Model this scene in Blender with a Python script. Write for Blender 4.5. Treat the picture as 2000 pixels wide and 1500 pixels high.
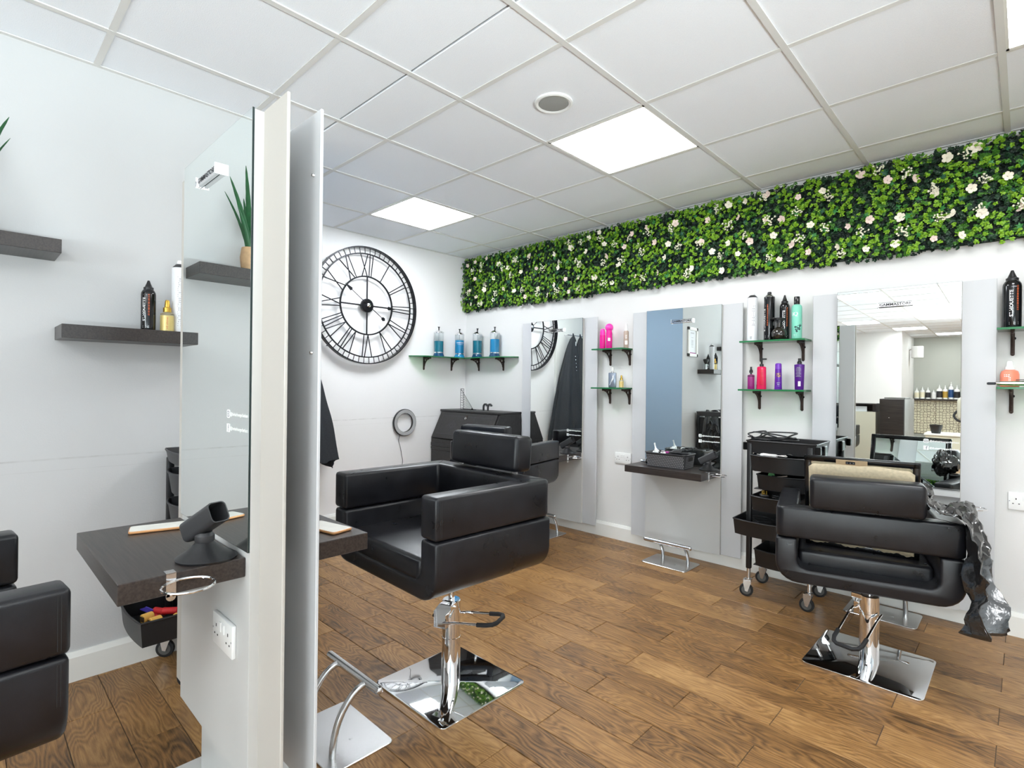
import bpy, bmesh, math, random
from mathutils import Vector, Matrix, noise
PI = math.pi
random.seed(7)
S = bpy.context.scene
COL = S.collection
for o in list(bpy.data.objects): bpy.data.objects.remove(o)

# ------------------------------------------------------------------ camera, world, lights, exposure
cam = bpy.data.cameras.new('camera'); co = bpy.data.objects.new('camera', cam); COL.objects.link(co)
cam.sensor_width = 36; cam.lens = 1045.0 / 2000 * 36; cam.clip_start = .02; cam.clip_end = 80
yaw, pit, rol = .7658, .001, .011
F = Vector((-math.sin(yaw)*math.cos(pit), math.cos(yaw)*math.cos(pit), math.sin(pit)))
R0 = Vector((math.cos(yaw), math.sin(yaw), 0)); U0 = R0.cross(F)
R = math.cos(rol)*R0 + math.sin(rol)*U0; U = -math.sin(rol)*R0 + math.cos(rol)*U0
CAM = Vector((4.2174, -3.6844, 1.2274))
co.matrix_world = Matrix(((R.x, U.x, -F.x, CAM.x), (R.y, U.y, -F.y, CAM.y), (R.z, U.z, -F.z, CAM.z), (0, 0, 0, 1)))
S.camera = co

W = bpy.data.worlds.new('world'); S.world = W; W.use_nodes = True
W.node_tree.nodes['Background'].inputs[0].default_value = (.80, .89, 1.0, 1)
W.node_tree.nodes['Background'].inputs[1].default_value = 1.0
S.view_settings.view_transform = 'Standard'
try: S.view_settings.look = 'None'
except Exception: pass
S.view_settings.gamma = 1; S.view_settings.use_curve_mapping = False
S.view_settings.exposure = 0.90
LAMP = 12.0                                      # radiance of the ceiling panels

def area(name, loc, rot, sx, sy, power, col=(1, 1, 1)):
    l = bpy.data.lights.new(name, 'AREA'); l.shape = 'RECTANGLE'; l.size = sx; l.size_y = sy; l.energy = power; l.color = col
    o = bpy.data.objects.new(name, l); o.location = loc; o.rotation_euler = rot; COL.objects.link(o); return o
# added fill low outside the unseen side window, tilted up to brighten the ceiling
area('side_ceiling_fill', (8.6, -5.0, -.8), (0, math.radians(125), 0), 2.4, 8.0, 1500, (.88, .945, 1))
# added fill outside the unseen shop front, tilted up, to brighten the mirror wall
area('mirror_wall_fill', (5.25, -8.5, 1.2), (math.radians(133), 0, 0), 2.1, 1.6, 130, (.88, .945, 1))

# ------------------------------------------------------------------ materials
def srgb(r, g, b):
    f = lambda c: (c/255/12.92) if c/255 <= .04045 else ((c/255+.055)/1.055)**2.4
    return (f(r), f(g), f(b), 1)
class NT:
    def __init__(s, name):
        s.m = bpy.data.materials.new(name); s.m.use_nodes = True; s.t = s.m.node_tree; s.n = s.t.nodes
        s.b = s.n['Principled BSDF']
    def node(s, typ, **kw):
        n = s.n.new(typ)
        for k, v in kw.items():
            if k.startswith('i_'): n.inputs[int(k[2:]) if k[2:].isdigit() else k[2:].replace('_', ' ')].default_value = v
            else: setattr(n, k, v)
        return n
    def l(s, a, b): s.t.links.new(a, b)
    def math(s, op, a, b=None, c=None):
        n = s.n.new('ShaderNodeMath'); n.operation = op
        for i, v in enumerate((a, b, c)):
            if v is None: continue
            if isinstance(v, (int, float)): n.inputs[i].default_value = v
            else: s.l(v, n.inputs[i])
        return n.outputs[0]
    def ramp(s, fac, stops):
        n = s.n.new('ShaderNodeValToRGB'); e = n.color_ramp.elements
        while len(e) < len(stops): e.new(.5)
        for el, (p, c) in zip(e, stops): el.position = p; el.color = c
        s.l(fac, n.inputs[0]); return n.outputs[0]
    def bump(s, h, strength=.2, dist=.01):
        n = s.n.new('ShaderNodeBump'); n.inputs['Strength'].default_value = strength; n.inputs['Distance'].default_value = dist
        s.l(h, n.inputs['Height']); s.l(n.outputs[0], s.b.inputs['Normal'])
def mat(name, col, rough=.5, metal=0, bump=0, bscale=60, var=0, spec=None, coat=0, emit=0, trans=0, ior=None, alpha=1):
    N = NT(name); b = N.b
    b.inputs['Base Color'].default_value = col; b.inputs['Roughness'].default_value = rough; b.inputs['Metallic'].default_value = metal
    if spec is not None: b.inputs['Specular IOR Level'].default_value = spec
    if coat: b.inputs['Coat Weight'].default_value = coat; b.inputs['Coat Roughness'].default_value = .08
    if emit: b.inputs['Emission Color'].default_value = col; b.inputs['Emission Strength'].default_value = emit
    if trans: b.inputs['Transmission Weight'].default_value = trans
    if ior: b.inputs['IOR'].default_value = ior
    b.inputs['Alpha'].default_value = alpha
    if bump or var:
        tc = N.node('ShaderNodeTexCoord'); ns = N.node('ShaderNodeTexNoise', i_Scale=bscale, i_Detail=5.0)
        N.l(tc.outputs['Object'], ns.inputs['Vector'])
        if bump: N.bump(ns.outputs[0], bump, .004)
        if var:
            c2 = tuple(max(0, c*(1-var)) for c in col[:3])+(1,); c3 = tuple(min(1, c*(1+var)) for c in col[:3])+(1,)
            N.l(N.ramp(ns.outputs[0], [(.3, c2), (.7, c3)]), b.inputs['Base Color'])
    return N.m
M = {}
def wall_mat(name, col, scuff=False):
    N = NT(name); b = N.b; b.inputs['Roughness'].default_value = .75
    g = N.node('ShaderNodeNewGeometry'); ns = N.node('ShaderNodeTexNoise', i_Scale=1.3, i_Detail=4.0); N.l(g.outputs['Position'], ns.inputs[0])
    f = N.node('ShaderNodeTexNoise', i_Scale=180., i_Detail=3.0); N.l(g.outputs['Position'], f.inputs[0])
    N.bump(f.outputs[0], .12, .003)
    c = N.ramp(ns.outputs[0], [(.3, tuple(v*.965 for v in col[:3])+(1,)), (.7, col)])
    if scuff:
        sx = N.node('ShaderNodeSeparateXYZ'); N.l(g.outputs['Position'], sx.inputs[0])
        wob = N.node('ShaderNodeTexNoise', i_Scale=2.5, i_Detail=2.0); N.l(g.outputs['Position'], wob.inputs[0])
        zz = N.math('ADD', sx.outputs[2], N.math('MULTIPLY', wob.outputs[0], .012))
        masks = []
        for z0, w_, st in ((.914, .0035, .5), (.868, .0015, .25)):
            d = N.math('ABSOLUTE', N.math('SUBTRACT', zz, z0)); masks.append(N.math('MULTIPLY', N.math('LESS_THAN', d, w_), st))
        sm = N.node('ShaderNodeTexNoise', i_Scale=26., i_Detail=6.0); N.l(g.outputs['Position'], sm.inputs[0])
        mk = N.math('MULTIPLY', N.math('ADD', masks[0], masks[1]), N.math('SMOOTH_MIN', N.math('POWER', sm.outputs[0], 2.0), .5, .1))
        mx = N.node('ShaderNodeMixRGB'); N.l(mk, mx.inputs[0]); N.l(c, mx.inputs[1]); mx.inputs[2].default_value = srgb(110, 100, 92); c = mx.outputs[0]
    N.l(c, b.inputs['Base Color']); return N.m
M['wall'] = wall_mat('wall_paint_white', srgb(226, 225, 223))
M['wall_scuff'] = wall_mat('wall_paint_white_scuffed', srgb(242, 240, 239), True)
M['wall_front'] = wall_mat('wall_paint_white_dimmed', srgb(200, 200, 200), True)  # white wall greyed in its colour to stand for dimmer light
M['wall_blue'] = wall_mat('wall_paint_blue_grey', srgb(150, 172, 194))
M['wall_grey'] = wall_mat('wall_paint_grey_green', srgb(176, 178, 170))
M['gloss_white'] = mat('gloss_white_paint', srgb(238, 237, 232), .3)
M['ceil_tile'] = mat('ceiling_tile_fissured', srgb(245, 248, 254), .9, bump=.35, bscale=260, var=.025)
M['ceil_bar'] = mat('ceiling_bar_metal', srgb(224, 223, 220), .5)
M['diffuser'] = None
def emis(name, col, k):
    N = NT(name); e = N.node('ShaderNodeEmission'); e.inputs[0].default_value = col; e.inputs[1].default_value = k
    N.l(e.outputs[0], N.n['Material Output'].inputs[0]); return N.m
M['diffuser'] = emis('lamp_diffuser', (.965, .985, 1, 1), LAMP)
M['diffuser_cool'] = emis('lamp_diffuser_cool', (.90, .95, 1, 1), LAMP*1.5)
def leather(name, col, rough):
    N = NT(name); b = N.b; tc = N.node('ShaderNodeTexCoord')
    v = N.node('ShaderNodeTexVoronoi', i_Scale=420.); v.feature = 'DISTANCE_TO_EDGE'; N.l(tc.outputs['Object'], v.inputs['Vector'])
    n = N.node('ShaderNodeTexNoise', i_Scale=14., i_Detail=6.0); N.l(tc.outputs['Object'], n.inputs[0])
    n2 = N.node('ShaderNodeTexNoise', i_Scale=9., i_Detail=3.0); N.l(tc.outputs['Object'], n2.inputs[0])
    h = N.math('ADD', N.math('MULTIPLY', v.outputs[0], .8), N.math('MULTIPLY', n2.outputs[0], .5)); N.bump(h, .12, .004)
    N.l(N.ramp(n.outputs[0], [(.35, tuple(c*.75 for c in col[:3])+(1,)), (.7, tuple(c*1.5 for c in col[:3])+(1,))]), b.inputs['Base Color'])
    N.l(N.math('ADD', N.math('MULTIPLY', n.outputs[0], .16), rough-.08), b.inputs['Roughness'])
    b.inputs['Specular IOR Level'].default_value = .42
    return N.m
M['leather'] = leather('black_leather', srgb(23, 23, 27), .30)
M['seam'] = mat('leather_seam_thread', srgb(28, 28, 30), .6)
M['chrome'] = mat('chrome', (.86, .86, .87, 1), .05, 1)
M['steel'] = mat('brushed_steel', (.66, .66, .66, 1), .26, 1, bump=.05, bscale=200)
def plate_mat():
    N = NT('polished_plate'); b = N.b; b.inputs['Metallic'].default_value = 1; b.inputs['Base Color'].default_value = (.86, .87, .88, 1)
    tc = N.node('ShaderNodeTexCoord'); n = N.node('ShaderNodeTexNoise', i_Scale=30., i_Detail=4.0); N.l(tc.outputs['Object'], n.inputs[0])
    N.l(N.math('ADD', N.math('MULTIPLY', n.outputs[0], .06), .01), b.inputs['Roughness'])
    n2 = N.node('ShaderNodeTexNoise', i_Scale=3.5, i_Detail=1.0); N.l(tc.outputs['Object'], n2.inputs[0]); N.bump(n2.outputs[0], .10, .01)
    return N.m
M['plate'] = plate_mat()
M['mirror'] = mat('mirror_glass', (.86, .90, .885, 1), .0, 1)
M['mirror_edge'] = mat('mirror_edge', srgb(30, 44, 44), .15)
M['board'] = mat('station_board_silver', srgb(200, 200, 198), .42, 0, bump=.03, bscale=400)
M['board_edge'] = mat('station_board_edge', srgb(196, 194, 190), .45)
M['panel'] = mat('station_panel_pale', srgb(200, 201, 203), .35)
M['panel_cream'] = mat('station_panel_cream', srgb(186, 182, 175), .5)
M['panel_back'] = mat('station_panel_raw_back', srgb(196, 192, 187), .7, var=.04, bscale=4)
def wenge():
    N = NT('wenge_laminate'); b = N.b; tc = N.node('ShaderNodeTexCoord'); mp = N.node('ShaderNodeMapping'); mp.inputs['Scale'].default_value = (2, 60, 60)
    N.l(tc.outputs['Object'], mp.inputs[0]); n = N.node('ShaderNodeTexNoise', i_Scale=3., i_Detail=6.0); N.l(mp.outputs[0], n.inputs[0])
    N.l(N.ramp(n.outputs[0], [(.3, srgb(34, 29, 28)), (.7, srgb(62, 54, 50))]), b.inputs['Base Color']); b.inputs['Roughness'].default_value = .33
    N.bump(n.outputs[0], .08, .002); return N.m
M['wenge'] = wenge()
M['blackwood'] = mat('black_stained_wood', srgb(40, 38, 38), .42, bump=.12, bscale=40, var=.25)
M['blackwood_line'] = mat('carved_line', srgb(78, 78, 82), .6)
M['black_plastic'] = mat('black_plastic', srgb(24, 24, 26), .4)
M['black_gloss'] = mat('black_gloss', srgb(14, 14, 16), .12)
M['dark_grey'] = mat('dark_grey_plastic', srgb(52, 52, 54), .45)
M['black_metal'] = mat('black_metal', srgb(34, 34, 38), .35, .7)
M['iron'] = mat('bronze_iron', srgb(64, 50, 44), .5, .5)
M['rubber'] = mat('rubber', srgb(26, 26, 28), .7)
M['grey_hub'] = mat('wheel_hub_grey', srgb(84, 84, 82), .5)
M['white_plastic'] = mat('white_plastic', srgb(238, 238, 236), .28)
M['white_can'] = mat('white_can', srgb(228, 229, 232), .3)
M['hole'] = mat('socket_hole', srgb(40, 36, 34), .7)
M['print_white'] = mat('print_white', srgb(240, 240, 240), .5)
M['print_grey'] = mat('print_grey', srgb(150, 150, 156), .5)
M['print_dark'] = mat('print_dark', srgb(40, 40, 44), .5)
M['orange'] = mat('orange_print', srgb(225, 105, 50), .4)
M['sticker'] = mat('frosted_sticker', srgb(245, 246, 244), .6)
M['pink'] = mat('hot_pink', srgb(236, 30, 150), .25); M['pink2'] = mat('hot_pink_light', srgb(248, 60, 178), .2)
M['red_pink'] = mat('crimson_pink', srgb(228, 28, 88), .25)
M['magenta'] = mat('magenta_purple', srgb(150, 28, 120), .3); M['purple'] = mat('purple', srgb(98, 34, 160), .25); M['purple_d'] = mat('deep_purple', srgb(84, 24, 130), .3)
M['mint'] = mat('mint_green', srgb(128, 208, 184), .3); M['peach'] = mat('peach', srgb(240, 138, 110), .35)
M['beige'] = mat('beige_tube', srgb(176, 154, 140), .35); M['gold'] = mat('gold_metal', srgb(206, 166, 74), .25, .8)
M['gold_label'] = mat('gold_label', srgb(214, 192, 124), .3, .3)
M['silver'] = mat('silver_flask', srgb(150, 160, 176), .2, .7); M['brownglass'] = mat('smoked_plastic', srgb(38, 34, 28), .08, spec=.8)
M['clear'] = mat('clear_glass', (1, 1, 1, 1), .0, trans=1, ior=1.12)
M['clear_amber'] = mat('clear_amber_oil', (.95, .85, .6, 1), .05, trans=.85, ior=1.2)
def tinted(name, col, mixf, gcol=None):
    N = NT(name); out = N.n['Material Output']; tr = N.node('ShaderNodeBsdfTransparent'); tr.inputs[0].default_value = col
    gl = N.node('ShaderNodeBsdfGlossy'); gl.inputs['Roughness'].default_value = .03
    if gcol: gl.inputs[0].default_value = gcol
    fr = N.node('ShaderNodeFresnel'); fr.inputs[0].default_value = 1.5
    mx = N.node('ShaderNodeMixShader'); N.l(N.math('MULTIPLY', fr.outputs[0], mixf), mx.inputs[0]); N.l(tr.outputs[0], mx.inputs[1]); N.l(gl.outputs[0], mx.inputs[2])
    N.l(mx.outputs[0], out.inputs[0]); return N.m
M['pane'] = tinted('window_glass', (.95, .98, .97, 1), .8)
M['shelf_glass'] = tinted('green_shelf_glass', (.36, .80, .42, 1), 1.2)
M['shelf_edge'] = mat('green_glass_edge', srgb(36, 112, 68), .15)
M['jar_glass'] = tinted('jar_glass', (.96, .98, .985, 1), .4)
M['liquid_blue'] = mat('blue_disinfectant', srgb(36, 140, 190), .05, spec=.6)
M['liquid_deep'] = mat('blue_base', srgb(12, 66, 104), .1)
M['liquid_teal'] = mat('teal_disinfectant', srgb(20, 118, 140), .05, spec=.6)
M['fabric'] = mat('black_nylon', srgb(38, 41, 46), .72, bump=.15, bscale=90, var=.2)
M['bag'] = mat('shiny_black_plastic_sheet', srgb(30, 30, 31), .12, spec=.9, coat=.5, bump=.5, bscale=38)
M['card'] = mat('torn_backing_card', srgb(206, 190, 160), .85, bump=.25, bscale=70, var=.12)
M['tape'] = mat('brown_parcel_tape', srgb(176, 150, 116), .5, var=.1, bscale=30)
M['wood_light'] = mat('light_wood_pot', srgb(206, 168, 128), .6, var=.1)
M['aloe'] = mat('aloe_leaf', srgb(36, 92, 52), .45, var=.25, bscale=30)
M['marble'] = mat('marbled_phone_back', srgb(222, 220, 212), .3, var=.06, bscale=40); M['copper'] = mat('copper_edge', srgb(206, 150, 100), .35, .4)
M['red'] = mat('red_foam', srgb(200, 30, 34), .6); M['yellow'] = mat('yellow_end', srgb(238, 186, 92), .5); M['violet'] = mat('violet_comb', srgb(76, 60, 190), .4)
M['ringlight'] = mat('ring_light_diffuser', srgb(172, 172, 172), .5)
M['paper'] = mat('paper_white', srgb(236, 238, 242), .7); M['counter'] = mat('counter_cream', srgb(216, 212, 192), .5)
M['steel_side'] = mat('cabinet_steel_side', srgb(126, 124, 120), .4, .4, var=.15, bscale=6)
M['greychair'] = mat('grey_vinyl', srgb(98, 98, 104), .5)
M['blue_label'] = mat('navy_label', srgb(24, 66, 116), .4); M['amber'] = mat('amber_label', srgb(184, 148, 60), .4); M['cream'] = mat('cream_bottle', srgb(232, 224, 196), .4)
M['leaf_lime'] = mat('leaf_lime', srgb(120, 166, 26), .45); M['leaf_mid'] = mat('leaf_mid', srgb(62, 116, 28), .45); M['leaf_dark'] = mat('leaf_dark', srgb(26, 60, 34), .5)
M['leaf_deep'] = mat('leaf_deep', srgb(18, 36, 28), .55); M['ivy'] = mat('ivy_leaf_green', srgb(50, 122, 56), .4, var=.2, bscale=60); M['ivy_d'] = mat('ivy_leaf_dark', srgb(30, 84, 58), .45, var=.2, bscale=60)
M['petal'] = mat('petal_blush', srgb(236, 214, 204), .6); M['petal_w'] = mat('petal_cream', srgb(240, 232, 214), .6); M['berry'] = mat('berry_cream', srgb(240, 236, 214), .5)
M['mat_green'] = mat('green_backing_grid', srgb(22, 40, 26), .7)
M['wire'] = mat('black_cable', srgb(22, 22, 24), .45); M['wire_w'] = mat('white_cable', srgb(232, 226, 222), .45)
def wood_floor():
    N = NT('wood_look_tile'); b = N.b; g = N.node('ShaderNodeNewGeometry'); sx = N.node('ShaderNodeSeparateXYZ'); N.l(g.outputs['Position'], sx.inputs[0])
    row = N.math('FLOOR', N.math('DIVIDE', N.math('ADD', sx.outputs[1], 200*.149+.135), .149))
    off = N.math('MULTIPLY', N.math('SUBTRACT', 1.0, N.math('MODULO', row, 2.0)), .3)
    colm = N.math('FLOOR', N.math('DIVIDE', N.math('ADD', N.math('SUBTRACT', sx.outputs[0], off), 6-.252), .6))
    cv = N.node('ShaderNodeCombineXYZ'); N.l(row, cv.inputs[0]); N.l(colm, cv.inputs[1])
    wn = N.node('ShaderNodeTexWhiteNoise'); N.l(cv.outputs[0], wn.inputs['Vector'])
    rc = N.node('ShaderNodeSeparateColor'); N.l(wn.outputs['Color'], rc.inputs[0])
    # shifted coordinates per tile
    px = N.math('ADD', sx.outputs[0], N.math('MULTIPLY', rc.outputs[0], 37.)); py = N.math('ADD', sx.outputs[1], N.math('MULTIPLY', rc.outputs[1], 23.))
    p = N.node('ShaderNodeCombineXYZ'); N.l(px, p.inputs[0]); N.l(py, p.inputs[1])
    def noi(sc, scale, det, rough=.6):
        mp = N.node('ShaderNodeMapping'); mp.inputs['Scale'].default_value = sc; N.l(p.outputs[0], mp.inputs[0])
        n = N.node('ShaderNodeTexNoise', i_Scale=scale, i_Detail=det, i_Roughness=rough); N.l(mp.outputs[0], n.inputs[0]); return n.outputs[0]
    big = noi((1, 4.2, 1), 2.1, 2.0, .4)
    rings = N.math('FRACT', N.math('MULTIPLY', big, 22.))
    rings = N.math('ABSOLUTE', N.math('SUBTRACT', rings, .5))
    streak = noi((3, 75, 1), 2.2, 6.0, .7); patch = noi((1, 2.2, 1), 3.4, 3.0); fine = noi((16, 330, 1), 3.0, 5.0, .75)
    v = N.math('ADD', N.math('MULTIPLY', rings, .34), N.math('MULTIPLY', streak, .55)); v = N.math('ADD', v, N.math('MULTIPLY', patch, .42)); v = N.math('ADD', v, N.math('MULTIPLY', fine, .38))
    v = N.math('ADD', v, N.math('MULTIPLY', N.math('SUBTRACT', rc.outputs[2], .95), .16))
    c = N.ramp(v, [(.42, srgb(52, 36, 20)), (.55, srgb(102, 72, 40)), (.70, srgb(142, 103, 60)), (.92, srgb(178, 138, 88))])
    N.l(c, b.inputs['Base Color'])
    N.l(N.math('ADD', N.math('MULTIPLY', streak, .25), .26), b.inputs['Roughness'])
    N.bump(v, .18, .004); b.inputs['Specular IOR Level'].default_value = .45
    return N.m
M['floor'] = wood_floor()
M['grout'] = mat('floor_grout', srgb(104, 92, 80), .9, var=.15, bscale=20)

# ------------------------------------------------------------------ mesh helpers
class MB:
    def __init__(s): s.bm = bmesh.new(); s.mi = 0
    def _new(s, before):
        for f in s.bm.faces:
            if f.index == -1 or f not in before: pass
    def face(s, vs):
        try: f = s.bm.faces.new(vs); f.material_index = s.mi; return f
        except ValueError: return None
    def box(s, x0, x1, y0, y1, z0, z1, mtx=None):
        pts = [(x, y, z) for z in (z0, z1) for y in (y0, y1) for x in (x0, x1)]
        vs = [s.bm.verts.new((mtx @ Vector(p)) if mtx else p) for p in pts]
        for q in ((0, 2, 3, 1), (4, 5, 7, 6), (0, 1, 5, 4), (2, 6, 7, 3), (0, 4, 6, 2), (1, 3, 7, 5)): s.face([vs[i] for i in q])
        return s
    def rbox(s, x0, x1, y0, y1, z0, z1, r=.01, seg=2, mtx=None):
        t = MB(); t.mi = s.mi; t.box(x0, x1, y0, y1, z0, z1)
        bmesh.ops.bevel(t.bm, geom=list(t.bm.edges), offset=r, segments=seg, profile=.5, affect='EDGES', clamp_overlap=True)
        s.add(t, mtx); return s
    def add(s, t, mtx=None):
        mp = {}
        for v in t.bm.verts: mp[v] = s.bm.verts.new((mtx @ v.co) if mtx else v.co)
        for f in t.bm.faces:
            try: n = s.bm.faces.new([mp[v] for v in f.verts]); n.material_index = f.material_index
            except ValueError: pass
        t.bm.free(); return s
    def prism(s, poly, h0, h1, axis='z', r=0, seg=2, mtx=None):
        t = MB(); t.mi = s.mi
        def P(a, b, h): return (a, b, h) if axis == 'z' else ((a, h, b) if axis == 'y' else (h, a, b))
        lo = [t.bm.verts.new(P(a, b, h0)) for a, b in poly]; hi = [t.bm.verts.new(P(a, b, h1)) for a, b in poly]
        n = len(poly); t.face(lo); t.face(hi)
        for i in range(n): t.face([lo[i], lo[(i+1) % n], hi[(i+1) % n], hi[i]])
        bmesh.ops.recalc_face_normals(t.bm, faces=list(t.bm.faces))
        if r:
            es = [e for e in t.bm.edges if len(e.link_faces) == 2 and e.calc_face_angle(0) > .7]
            bmesh.ops.bevel(t.bm, geom=es, offset=r, segments=seg, profile=.5, affect='EDGES', clamp_overlap=True)
        s.add(t, mtx); return s
    def lathe(s, prof, c=(0, 0, 0), n=24, axis='z', sx=1, sy=1, mtx=None, cap=True):
        rings = []
        for r, h in prof:
            ring = []
            for i in range(n):
                a = 2*PI*i/n; u, v = r*math.cos(a)*sx, r*math.sin(a)*sy
                p = {'z': (u, v, h), 'y': (u, h, v), 'x': (h, u, v)}[axis]
                p = Vector(p)+Vector(c); ring.append(s.bm.verts.new((mtx @ p) if mtx else p))
            rings.append(ring)
        for a, b in zip(rings, rings[1:]):
            for i in range(n): s.face([a[i], a[(i+1) % n], b[(i+1) % n], b[i]])
        if cap:
            s.face(list(reversed(rings[0]))); s.face(rings[-1])
        return s
    def cyl(s, p0, p1, r, n=12, r1=None): return s.tube([p0, p1], r, n, r1)
    def tube(s, pts, r, n=8, r1=None, closed=False):
        pts = [Vector(p) for p in pts]; rings = []; prev = None; m = len(pts)
        for i, p in enumerate(pts):
            if closed: d = pts[(i+1) % m]-pts[i-1]
            else: d = (pts[min(i+1, m-1)]-pts[max(i-1, 0)])
            d.normalize()
            if prev is None: up = Vector((0, 0, 1)) if abs(d.z) < .9 else Vector((1, 0, 0)); a = d.cross(up).normalized()
            else: a = (prev-d*prev.dot(d)).normalized()
            prev = a; b = d.cross(a); rr = r if r1 is None else r+(r1-r)*i/max(1, m-1)
            rings.append([s.bm.verts.new(p+a*rr*math.cos(2*PI*k/n)+b*rr*math.sin(2*PI*k/n)) for k in range(n)])
        seq = list(zip(rings, rings[1:]))+([(rings[-1], rings[0])] if closed else [])
        for a, b in seq:
            for k in range(n): s.face([a[k], a[(k+1) % n], b[(k+1) % n], b[k]])
        if not closed: s.face(list(reversed(rings[0]))); s.face(rings[-1])
        return s
    def sphere(s, c, r, u=12, v=8, sz=1):
        prof = [(max(1e-4, r*math.sin(PI*i/v)), -r*math.cos(PI*i/v)*sz) for i in range(v+1)]
        return s.lathe(prof, c, u)
    def build(s, name, mats, parent=None, loc=(0, 0, 0), rot=None, smooth=True, ang=.6, mesh=False):
        bmesh.ops.recalc_face_normals(s.bm, faces=list(s.bm.faces))
        if smooth:
            for f in s.bm.faces: f.smooth = True
            for e in s.bm.edges: e.smooth = not (len(e.link_faces) == 2 and e.calc_face_angle(0) > ang)
        me = bpy.data.meshes.new(name); s.bm.to_mesh(me); s.bm.free()
        for m in (mats if isinstance(mats, (list, tuple)) else [mats]): me.materials.append(M[m] if isinstance(m, str) else m)
        if mesh: return me
        return link(name, me, parent, loc, rot)
def link(name, me, parent=None, loc=(0, 0, 0), rot=None):
    o = bpy.data.objects.new(name, me); COL.objects.link(o); o.location = loc
    if rot: o.rotation_euler = rot
    if parent: o.parent = parent
    return o
def tag(o, label, cat, group=None):
    o['label'] = label; o['category'] = cat
    if group: o['group'] = group
    return o
def thing(name, label, cat, loc=(0, 0, 0), rz=0, group=None):
    o = bpy.data.objects.new(name, None); COL.objects.link(o); o.empty_display_size = .05
    o.location = loc; o.rotation_euler = (0, 0, rz); return tag(o, label, cat, group)
def struct(o): o['kind'] = 'structure'; return o
def stuff(o): o['kind'] = 'stuff'; return o
def lab(o, s): o['label'] = s; return o
def dup(o, parent=None):
    c = o.copy(); COL.objects.link(c); c.parent = parent
    for ch in list(o.children): dup(ch, c)
    return c
def arc(cx, cy, r, a0, a1, n): return [(cx+r*math.cos(math.radians(a0+(a1-a0)*i/n)), cy+r*math.sin(math.radians(a0+(a1-a0)*i/n))) for i in range(n+1)]
def rrect(x0, x1, y0, y1, r, n=4):
    return arc(x1-r, y0+r, r, -90, 0, n)+arc(x1-r, y1-r, r, 0, 90, n)+arc(x0+r, y1-r, r, 90, 180, n)+arc(x0+r, y0+r, r, 180, 270, n)
def bez(P, n=12):
    P = [Vector(p) for p in P]; out = []
    for k in range(0, len(P)-1):
        p0, p1, p2, p3 = P[max(k-1, 0)], P[k], P[k+1], P[min(k+2, len(P)-1)]
        for i in range(n):
            t = i/n; out.append(.5*((2*p1)+(p2-p0)*t+(2*p0-5*p1+4*p2-p3)*t*t+(3*p1-p0-3*p2+p3)*t**3))
    out.append(P[-1]); return out
def text_mesh(txt, size, bold=False, spacing=1.0):
    cu = bpy.data.curves.new('t', 'FONT'); cu.body = txt; cu.size = size; cu.align_x = 'CENTER'; cu.align_y = 'CENTER'; cu.resolution_u = 2
    cu.space_character = spacing
    if bold: cu.offset = size*.022
    o = bpy.data.objects.new('t', cu); COL.objects.link(o); bpy.context.view_layer.update()
    me = bpy.data.meshes.new_from_object(o.evaluated_get(bpy.context.evaluated_depsgraph_get())); bpy.data.objects.remove(o); return me
def text(txt, size, m, mtx, parent=None, name='lettering', bold=False, maxw=None, wrap=None, spacing=1.0, up=False):
    """flat print; mtx maps local x (reading), y (up), z (out). wrap=(radius, centre angle, z): wraps around a bottle; up=True reads bottom to top"""
    me = text_mesh(txt, size, bold, spacing); xs = [v.co.x for v in me.vertices]
    k = 1
    if maxw and xs and (max(xs)-min(xs)) > 0: k = maxw/(max(xs)-min(xs))
    for v in me.vertices:
        x, y = v.co.x*k, v.co.y*(k if k < 1 else 1)
        if up: x, y = -y, x
        if wrap:
            r, a0, z = wrap; a = a0+x/r; v.co = Vector((r*math.cos(a), r*math.sin(a), z+y))
        else: v.co = mtx @ Vector((x, y, 0))
    me.materials.append(M[m]); return link(name, me, parent)
def wall_frame(o, xdir, zdir=(0, 0, 1)):
    x = Vector(xdir).normalized(); y = Vector(zdir); z = x.cross(y); m = Matrix.Identity(4)
    for i in range(3): m[i][0] = x[i]; m[i][1] = y[i]; m[i][2] = z[i]; m[i][3] = o[i]
    return m
def face_cam(p): return math.atan2(CAM.y-p[1], CAM.x-p[0])

# ------------------------------------------------------------------ the room
H = 2.53; NIBX, NIBY = 1.42, -2.37; XR = 6.4; YB = -13.5
def sbox(name, m, *b): return struct(MB().box(*b).build(name, m, smooth=False))
fl = sbox('floor', 'grout', -.1, XR+.1, YB-.1, .1, -.12, -.004)
sbox('wall_right', 'wall', -.1, XR+.1, 0, .12, 0, H+.1)
sbox('wall_left', 'wall_scuff', -.12, 0, NIBY, 0, 0, H+.1)
sbox('wall_left_return', 'wall_blue', -.12, NIBX-.004, NIBY-.1, NIBY, 0, H+.1)
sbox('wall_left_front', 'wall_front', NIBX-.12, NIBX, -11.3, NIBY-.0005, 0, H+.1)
sbox('wall_far_left', 'wall', 1.3, 2.44, -11.4, -11.3, 0, H+.1)
sbox('wall_far_side', 'wall', 2.34, 2.44, YB, -11.4, 0, H+.1)
sbox('wall_back', 'wall_grey', 2.34, XR+.1, YB-.1, YB, 0, H+.1)
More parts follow.
